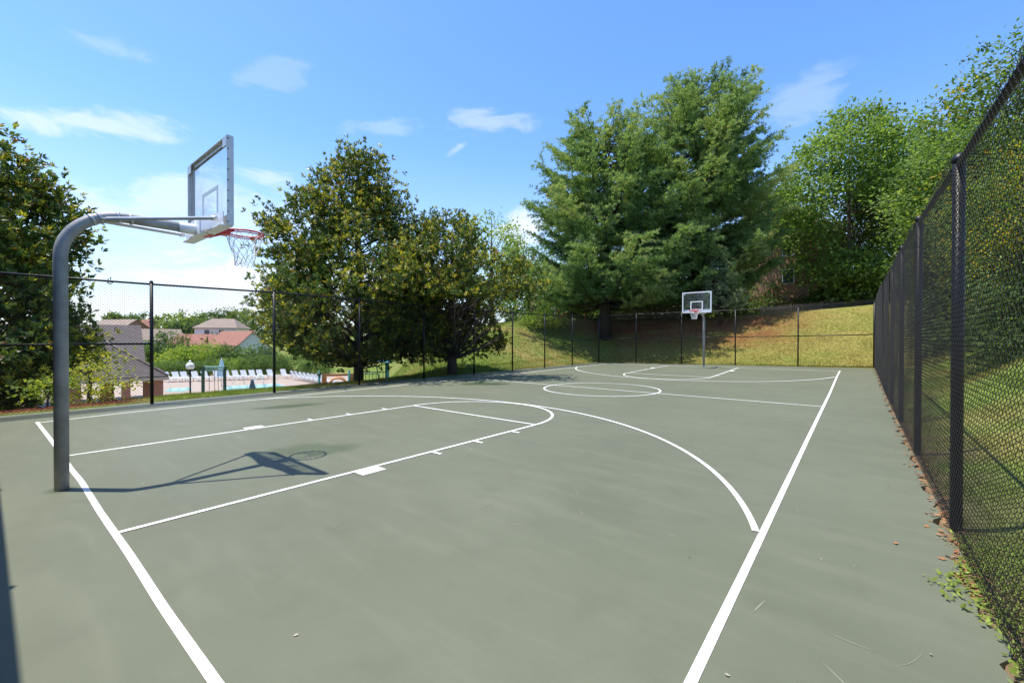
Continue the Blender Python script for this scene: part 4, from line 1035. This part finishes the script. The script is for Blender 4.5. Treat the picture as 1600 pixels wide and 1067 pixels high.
# ------------------------------------------------------------------ basketball hoops
def hoop(loc, rz, label, board_hw=.775, zrim=3.07, far=False, pole_r=.059):
    r_ = empty('basketball_hoop', loc, rz, label, 'basketball hoop')
    yb = 1.17                                   # back of the board; pole foot near y=-.16
    za = zrim-.06
    pts = [(0, -.16, -.05), (0, -.16, 2.12)]
    rb = .52
    for a in np.linspace(8, 90, 12): pts.append((0, -.16+rb*(1-math.cos(R(a))), za-rb+rb*math.sin(R(a))))
    pts[1] = (0, -.16, za-rb)
    pts.append((0, .62, za)); pts.append((0, 1.0, za))
    MB().tube(pts, pole_r, 20).build('pole', M['galv'], r_)
    pole = r_.children[0]
    for yy in (.98,): MB().tube([(0, yy-.12, za), (0, yy+.1, za)], pole_r*1.12, 20).build('sleeve', M['whitep'], pole)
    for yy in (.30, .41): MB().tube([(0, yy-.014, za-.005), (0, yy+.014, za)], pole_r*1.07, 20).build('collar', M['alu'], pole)
    for a in (58, 66):
        ca, sa = math.cos(R(a)), math.sin(R(a)); p = np.array([0, -.16+rb*(1-ca), za-rb+rb*sa]); t = np.array([0, sa, ca])
        MB().tube([p-t*.016, p+t*.016], pole_r*1.09, 20).build('collar', M['alu'], pole)
    p = np.array([0, -.16+rb*(1-math.cos(R(66))), za-rb+rb*math.sin(R(66))-.02])
    for sx in (-1, 1):
        a = p+np.array([sx*.055, 0, 0]); b = np.array([sx*(board_hw-.1), yb-.09, zrim-.02])
        d = b-a
        MB().tube([a, a+d*.04, a+d*.05, a+d*.94, a+d*.95, b], [.012, .012, .021, .021, .03, .026], 10).build('brace_rod', M['rod'], r_)
    # board: clear sheet in a deep aluminium channel frame
    z0, z1 = zrim-.10, zrim+.97
    gl = MB(); gl.box((0, yb+.035, (z0+z1)/2), (2*board_hw-.05, .012, z1-z0-.05)); bd = gl.build('backboard', M['glass'], r_)
    fr = MB(); t = .05
    for sx in (-1, 1):
        x = sx*(board_hw-t*.5)
        fr.box((sx*(board_hw-.004), yb+.012, (z0+z1)/2), (.008, .066, z1-z0)); fr.box((sx*(board_hw-.03), yb+.05, (z0+z1)/2), (.044, .006, z1-z0-.02)); fr.box((sx*(board_hw-.03), yb+.02, (z0+z1)/2), (.044, .006, z1-z0-.02))
    for z, s in ((z1, -1), (z0, 1)):
        fr.box((0, yb+.012, z+s*.004), (2*board_hw-.02, .064, .008)); fr.box((0, yb+.05, z+s*.03), (2*board_hw-.11, .0055, .044)); fr.box((0, yb+.02, z+s*.03), (2*board_hw-.11, .0055, .044))
    for sx in (-1, 1):
        for z, s in ((z1, -1), (z0, 1)): fr.box((sx*(board_hw-.085), yb-.019, z+s*.065), (.13, .006, .11))
    fr.build('board_frame', M['alu'] if not far else M['whitep'], bd)
    bo = MB()
    for sx in (-1, 1):
        for z in np.linspace(z0+.04, z1-.04, 9): bo.tube([(sx*(board_hw-.002), yb-.01, z), (sx*(board_hw+.006), yb-.01, z)], .009, 6)
    tag(bo.build('bolts', M['bolt'], bd), kind='stuff')
    sq = MB(); w, h, q = .305, .46, .05; zb = zrim+.03; y = yb+.0445 if far else yb+.0265
    sq.box((-w+q/2, y, zb+h/2), (q, .003, h)); sq.box((w-q/2, y, zb+h/2), (q, .003, h)); sq.box((0, y, zb+h-q/2), (2*w-2*q, .003, q))
    if far: sq.box((0, y, zb+q/2), (2*w-2*q, .003, q))
    sq.build('target_square', M['whitep'] if far else M['greysq'], bd)
    br = MB()
    for sx in (-1, 1):
        br.add([(sx*(board_hw-.03), yb-.05, z0), (sx*(board_hw-.03), yb-.05, z0+.16), (sx*.06, yb-.14, z0+.16), (sx*.06, yb-.14, z0-.0), (sx*(board_hw-.03), yb-.045, z0), (sx*(board_hw-.03), yb-.045, z0+.16), (sx*.06, yb-.135, z0+.16), (sx*.06, yb-.135, z0)],
               [(0, 1, 2, 3), (7, 6, 5, 4), (0, 3, 7, 4), (1, 5, 6, 2)])
    br.box((0, yb-.09, z0+.07), (.34, .09, .2)); br.box((0, yb-.02, z0-.004), (2*board_hw-.04, .13, .012)); br.build('rear_bracket', M['whitep'], r_)
    yr_ = yb+.055+.15+.2286
    rm = MB(); rm.ring((0, yr_, zrim), .2286, .0125, 48, 8); rm.ring((0, yr_, zrim-.028), .2286, .008, 48, 6)
    rm.box((0, yb+.062, zrim-.045), (.16, .012, .13)); rm.box((0, yb+.062+.08, zrim-.004), (.13, .16, .012)); rm.box((0, yb+.15, zrim-.035), (.19, .17, .06))
    for sx in (-1, 1): rm.tube([(sx*.06, yb+.07, zrim-.10), (sx*.13, yr_-.17, zrim-.008)], .012, 7)
    rm.box((0, yb-.0, zrim-.1), (.2, .12, .04))
    rmo = rm.build('rim', M['red'], r_)
    nt_ = MB(); n = 12; lev = [(0, .2286), (.09, .205), (.18, .175), (.26, .15), (.33, .128), (.39, .118), (.44, .12)]
    rg = np.random.default_rng(5)
    def npnt(l, k): z, r = lev[l]; a = 2*math.pi*(k+.5*(l % 2))/n+.12*math.sin(l+k); return np.array([r*math.cos(a), yr_+r*math.sin(a), zrim-.012-z])+rg.normal(0, .004, 3)
    G = [[npnt(l, k) for k in range(n)] for l in range(len(lev))]
    for l in range(len(lev)-1):
        for k in range(n):
            nt_.tube([G[l][k], G[l+1][k]], .004, 5, caps=False)
            k2 = (k-1) % n if l % 2 == 0 else (k+1) % n
            nt_.tube([G[l][k], G[l+1][k2]], .004, 5, caps=False)
    nt_.build('net', M['net'], rmo)
    return r_
hoop((-.075, 0, 0), 0, 'near basketball hoop on a thick bent grey pole seen from behind')
hoop((.02, 23.76, float(zc(0, 23.8))), math.pi, 'distant basketball hoop with a white framed board at the far baseline', .72, 2.97, True, .06)

# ------------------------------------------------------------------ grass, weeds, litter
def blades(regions, name):
    Vs, Ts = [], []
    for (x0, x1, y0, y1, n, h, w, cs, dens) in regions:
        x = rng.uniform(x0, x1, n); y = rng.uniform(y0, y1, n)
        if dens is not None:
            k = rng.random(n) < dens(x, y); x, y = x[k], y[k]
        n = len(x); z = ground(x, y)+np.where((x > 7.1) & (x < 9.5) & (y < 26.3), zc(x, y)*np.clip(1-(x-7.1)/2.4, 0, 1), 0)+np.where((y >= 26.3) & (np.abs(x) < 9), zc(x, y)*np.clip(1-(y-26.3)/6, 0, 1), 0)-.01
        a = rng.uniform(0, 6.283, n); hh = h*rng.uniform(.5, 1.3, n)*(.45+1.1*vnoise(x, y, 2.3, 9)); ww = w*rng.uniform(.7, 1.3, n); ln = rng.uniform(.1, .8, n)*hh
        b = rng.uniform(0, 6.283, n)
        P0 = np.stack([x-np.cos(a)*ww/2, y-np.sin(a)*ww/2, z], 1); P1 = np.stack([x+np.cos(a)*ww/2, y+np.sin(a)*ww/2, z], 1)
        P2 = np.stack([x+np.cos(b)*ln, y+np.sin(b)*ln, z+hh], 1)
        Vs.append(np.stack([P0, P1, P2], 1).reshape(-1, 3))
        t = soil_tint(x, y)*np.array(cs)*rng.uniform(.7, 1.35, (n, 1)); Ts.append(np.repeat(t, 3, 0))
    V = np.concatenate(Vs)
    o = np_mesh(name, V, np.arange(len(V)).reshape(-1, 3), M['grass'], None, np.concatenate(Ts)); tag(o, 'short green and yellowing grass around the court', 'grass', kind='stuff')
notmulch = lambda x, y: np.clip((y-1.2)/1.5, .08, 1)
blades([(7.22, 9.2, -.5, 12, 36000, .07, .007, (1.15, 1.15, 1), None), (9.0, 13.5, 1, 22, 45000, .10, .012, (1.15, 1.15, 1), None), (7.2, 9.2, 12, 27, 16000, .08, .012, (1.1, 1.1, 1), None),
        (-9.2, -7.3, -2, 14, 26000, .07, .012, (1.25, 1.15, 1), notmulch), (-9.5, -7.2, 14, 27, 18000, .07, .016, (1.1, 1.1, 1), None),
        (-8, 9, 26.36, 34, 60000, .09, .018, (1.1, 1.1, 1), lambda x, y: np.clip(1.2-(y-28)/6, .12, 1)), (-26, -9, 14, 30, 50000, .09, .03, (1.1, 1.1, 1), None), (-13, -9, 2, 14, 12000, .08, .02, (1.1, 1.1, 1), notmulch)], 'grass')
# low broad leaved weeds creeping over the court edge at the lower right
n = 1500; y = rng.uniform(1.6, 4.3, n); cxs = 7.16+.03*np.sin(y*5.1)
x = cxs+np.abs(rng.normal(0, .22, n))-.10*np.exp(-((y-3.25)/.35)**2)*rng.random(n)*2.2-.03
P = np.stack([x, y, np.full(n, .012)+rng.random(n)*.05*np.clip((x-7.05)*5, .1, 1)], 1)
a = rng.uniform(0, 6.283, n); D = unit(np.stack([np.cos(a), np.sin(a), rng.uniform(0, .7, n)], 1)); S = unit(np.cross(D, np.array([0, 0, 1.])+rng.normal(0, .2, (n, 3))))
L_ = rng.uniform(.02, .055, n); Vw, Fw_ = leaf_quads(P, D, S, L_, L_*.5)
tw = np.array([.27, .36, .06])*rng.uniform(.6, 1.35, (n, 1))
o = np_mesh('creeping_weeds', Vw, Fw_, M['leaf'], None, np.repeat(tw, 4, 0)); tag(o, 'light green weeds creeping over the right court edge', 'weeds', kind='stuff')
# fallen leaves along the right fence foot and the far edge
n = 1100
y = 3.2+24*rng.random(n)**1.6; x = 7.13+rng.normal(0, .05, n)+.05*rng.random(n); x = np.where(rng.random(n) < .02, x-np.abs(rng.normal(0, .22, n)), x)
k2 = rng.random(n) < .12
xf_ = rng.uniform(-6, 7, n); x = np.where(k2, xf_, x); y = np.where(k2, 26.2-np.abs(rng.normal(0, .12, n)), y)
P = np.stack([x, y, zc(x, y)+.006+rng.random(n)*.012], 1)
a = rng.uniform(0, 6.283, n); D = unit(np.stack([np.cos(a), np.sin(a), rng.uniform(-.05, .35, n)], 1)); S = unit(np.cross(D, np.array([0, 0, 1.])+rng.normal(0, .25, (n, 3))))
L_ = rng.uniform(.015, .06, n); Vw, Fw_ = leaf_quads(P, D, S, L_, L_*.6, -.1)
tw = np.array([.27, .12, .055])*rng.uniform(.5, 1.5, (n, 1))+rng.random((n, 1))*np.array([.06, .05, .03])
o = np_mesh('fallen_leaves', Vw, Fw_, M['litter'], None, np.repeat(tw, 4, 0)); tag(o, 'dry brown leaves blown along the foot of the right fence', 'leaves', kind='stuff')
# a few specks of grit and leaf on the court
n = 90; x = rng.uniform(-5.5, 6.9, n); y = rng.uniform(.3, 20, n)
P = np.stack([x, y, zc(x, y)+.005], 1); a = rng.uniform(0, 6.283, n); D = unit(np.stack([np.cos(a), np.sin(a), rng.uniform(.1, .5, n)], 1)); S = unit(np.cross(D, np.array([0, 0, 1.])+rng.normal(0, .25, (n, 3))))
L_ = rng.uniform(.008, .03, n); Vw, Fw_ = leaf_quads(P, D, S, L_, L_*.5, -.1)
tw = np.where(rng.random((n, 1)) < .5, np.array([[.5, .45, .38]]), np.array([[.06, .04, .03]]))
o = np_mesh('leaf_specks', Vw, Fw_, M['litter'], None, np.repeat(tw, 4, 0)); tag(o, 'tiny leaf bits scattered over the court', 'leaves', kind='stuff')

# ------------------------------------------------------------------ light and sky
sd = np.array([-.70, -.54, 3.08]); sd /= np.linalg.norm(sd)
sun = bpy.data.lights.new('sun', 'SUN'); sun.energy = 4.3; sun.angle = R(.53); sun.color = (1., .95, .85)
so = bpy.data.objects.new('sun', sun); link(so); so.rotation_euler = Vector(sd).to_track_quat('Z', 'Y').to_euler(); so.location = (0, 0, 40)
W = bpy.data.worlds.new('World'); SC.world = W; W.use_nodes = True
nt = W.node_tree; N = nt.nodes; L = nt.links
bg = N['Background']; bg.inputs['Strength'].default_value = .15
sky = N.new('ShaderNodeTexSky'); sky.sky_type = 'NISHITA'; sky.sun_disc = False
sky.sun_elevation = math.asin(sd[2]); sky.sun_rotation = math.atan2(sd[0], sd[1]); sky.altitude = 200; sky.air_density = 1.0; sky.dust_density = .6; sky.ozone_density = 3.0
tc = N.new('ShaderNodeTexCoord')
def wdir(u, v): d = dirn(u, v); return d/np.linalg.norm(d)
def nmath(op, a, b=None):
    x = N.new('ShaderNodeMath'); x.operation = op
    for i, q in enumerate((a, b)):
        if q is None: continue
        if isinstance(q, (int, float)): x.inputs[i].default_value = q
        else: L.new(q, x.inputs[i])
    return x.outputs[0]
def cloud_patch(u, v, ru, rv, tilt=0.):
    """elongated wisp round a direction of the sky; returns 0..1"""
    c = wdir(u, v); e = wdir(u+20, v-20*math.tan(tilt))-c; e -= c*(e@c); e /= np.linalg.norm(e); g = np.cross(c, e)
    def dot(vec, s):
        d = N.new('ShaderNodeVectorMath'); d.operation = 'DOT_PRODUCT'; L.new(tc.outputs['Generated'], d.inputs[0]); d.inputs[1].default_value = tuple(vec); return d.outputs['Value']
    a = nmath('DIVIDE', dot(e, 1), ru); b = nmath('DIVIDE', dot(g, 1), rv)
    r = nmath('SQRT', nmath('ADD', nmath('MULTIPLY', a, a), nmath('MULTIPLY', b, b)))
    f = nmath('SUBTRACT', 1., r)
    front = nmath('GREATER_THAN', dot(c, 1), .2)
    f = N.new('ShaderNodeMapRange').outputs[0] if False else f
    cl = nmath('MAXIMUM', f, 0.)
    return nmath('MULTIPLY', cl, front)
mapn = N.new('ShaderNodeMapping'); mapn.inputs['Scale'].default_value = (1.6, 1.6, 4.5); L.new(tc.outputs['Generated'], mapn.inputs['Vector'])
cn = N.new('ShaderNodeTexNoise'); cn.inputs['Scale'].default_value = 6.5; cn.inputs['Detail'].default_value = 9; cn.inputs['Roughness'].default_value = .58; cn.inputs['Distortion'].default_value = .5
L.new(mapn.outputs[0], cn.inputs['Vector'])
def rmp(v, a, b, c=0., d=1.):
    r = N.new('ShaderNodeMapRange'); r.interpolation_type = 'SMOOTHSTEP'; r.inputs['From Min'].default_value = a; r.inputs['From Max'].default_value = b; r.inputs['To Min'].default_value = c; r.inputs['To Max'].default_value = d
    L.new(v, r.inputs['Value']); return r.outputs['Result']
tot = None
for (u, v, ru, rv, ti, amt) in [(150, 194, .16, .034, -.10, .55), (90, 184, .09, .024, -.1, .35), (760, 192, .13, .035, 0, .36), (600, 199, .12, .024, 0, .22), (165, 69, .07, .02, -.3, .2), (715, 232, .05, .012, .6, .35), (270, 315, .28, .07, .1, .5), (400, 440, .5, .075, 0, .85), (820, 355, .12, .06, 0, .85), (1250, 152, .10, .06, .35, .22), (430, 118, .09, .04, .3, .15), (330, 480, .5, .05, 0, .8), (420, 340, .32, .10, 0, .35)]:
    p = cloud_patch(u, v, ru, rv, ti)
    q = nmath('MULTIPLY', nmath('MULTIPLY', rmp(nmath('ADD', p, nmath('MULTIPLY', nmath('SUBTRACT', cn.outputs['Fac'], .52), 2.6)), .12, .85), rmp(p, 0., .3)), amt*.85)
    tot = q if tot is None else nmath('MAXIMUM', tot, q)
# pale veil towards the horizon on the left
sepw = N.new('ShaderNodeSeparateXYZ'); L.new(tc.outputs['Generated'], sepw.inputs[0])
hs = N.new('ShaderNodeHueSaturation'); hs.inputs['Hue'].default_value = .504; hs.inputs['Saturation'].default_value = 1.2; hs.inputs['Value'].default_value = 1.2
L.new(sky.outputs[0], hs.inputs['Color'])
mx = N.new('ShaderNodeMix'); mx.data_type = 'RGBA'; L.new(tot, mx.inputs['Factor']); vl = N.new('ShaderNodeMix'); vl.data_type = 'RGBA'; L.new(rmp(sepw.outputs['Z'], .0, .42, .55, .0), vl.inputs['Factor']); L.new(hs.outputs[0], vl.inputs['A']); vl.inputs['B'].default_value = (3.5, 3.95, 4.85, 1); L.new(vl.outputs['Result'], mx.inputs['A']); mx.inputs['B'].default_value = (4.7, 4.85, 5.15, 1)
L.new(mx.outputs['Result'], bg.inputs['Color'])

SC.view_settings.view_transform = 'Standard'; SC.view_settings.look = 'None'; SC.view_settings.exposure = 0.72; SC.view_settings.gamma = 1
SC.view_settings.use_curve_mapping = False
cam = bpy.data.cameras.new('camera'); co = bpy.data.objects.new('camera', cam); link(co)
cam.sensor_fit = 'HORIZONTAL'; cam.sensor_width = 36; cam.lens = F/1600*36; cam.clip_start = .05; cam.clip_end = 6000
Mx = Matrix(((r2[0], u2[0], -fw2[0], CAM[0]), (r2[1], u2[1], -fw2[1], CAM[1]), (r2[2], u2[2], -fw2[2], CAM[2]), (0, 0, 0, 1)))
co.matrix_world = Mx
SC.camera = co
SC.cycles.max_bounces = 8; SC.cycles.transparent_max_bounces = 16; SC.cycles.diffuse_bounces = 3
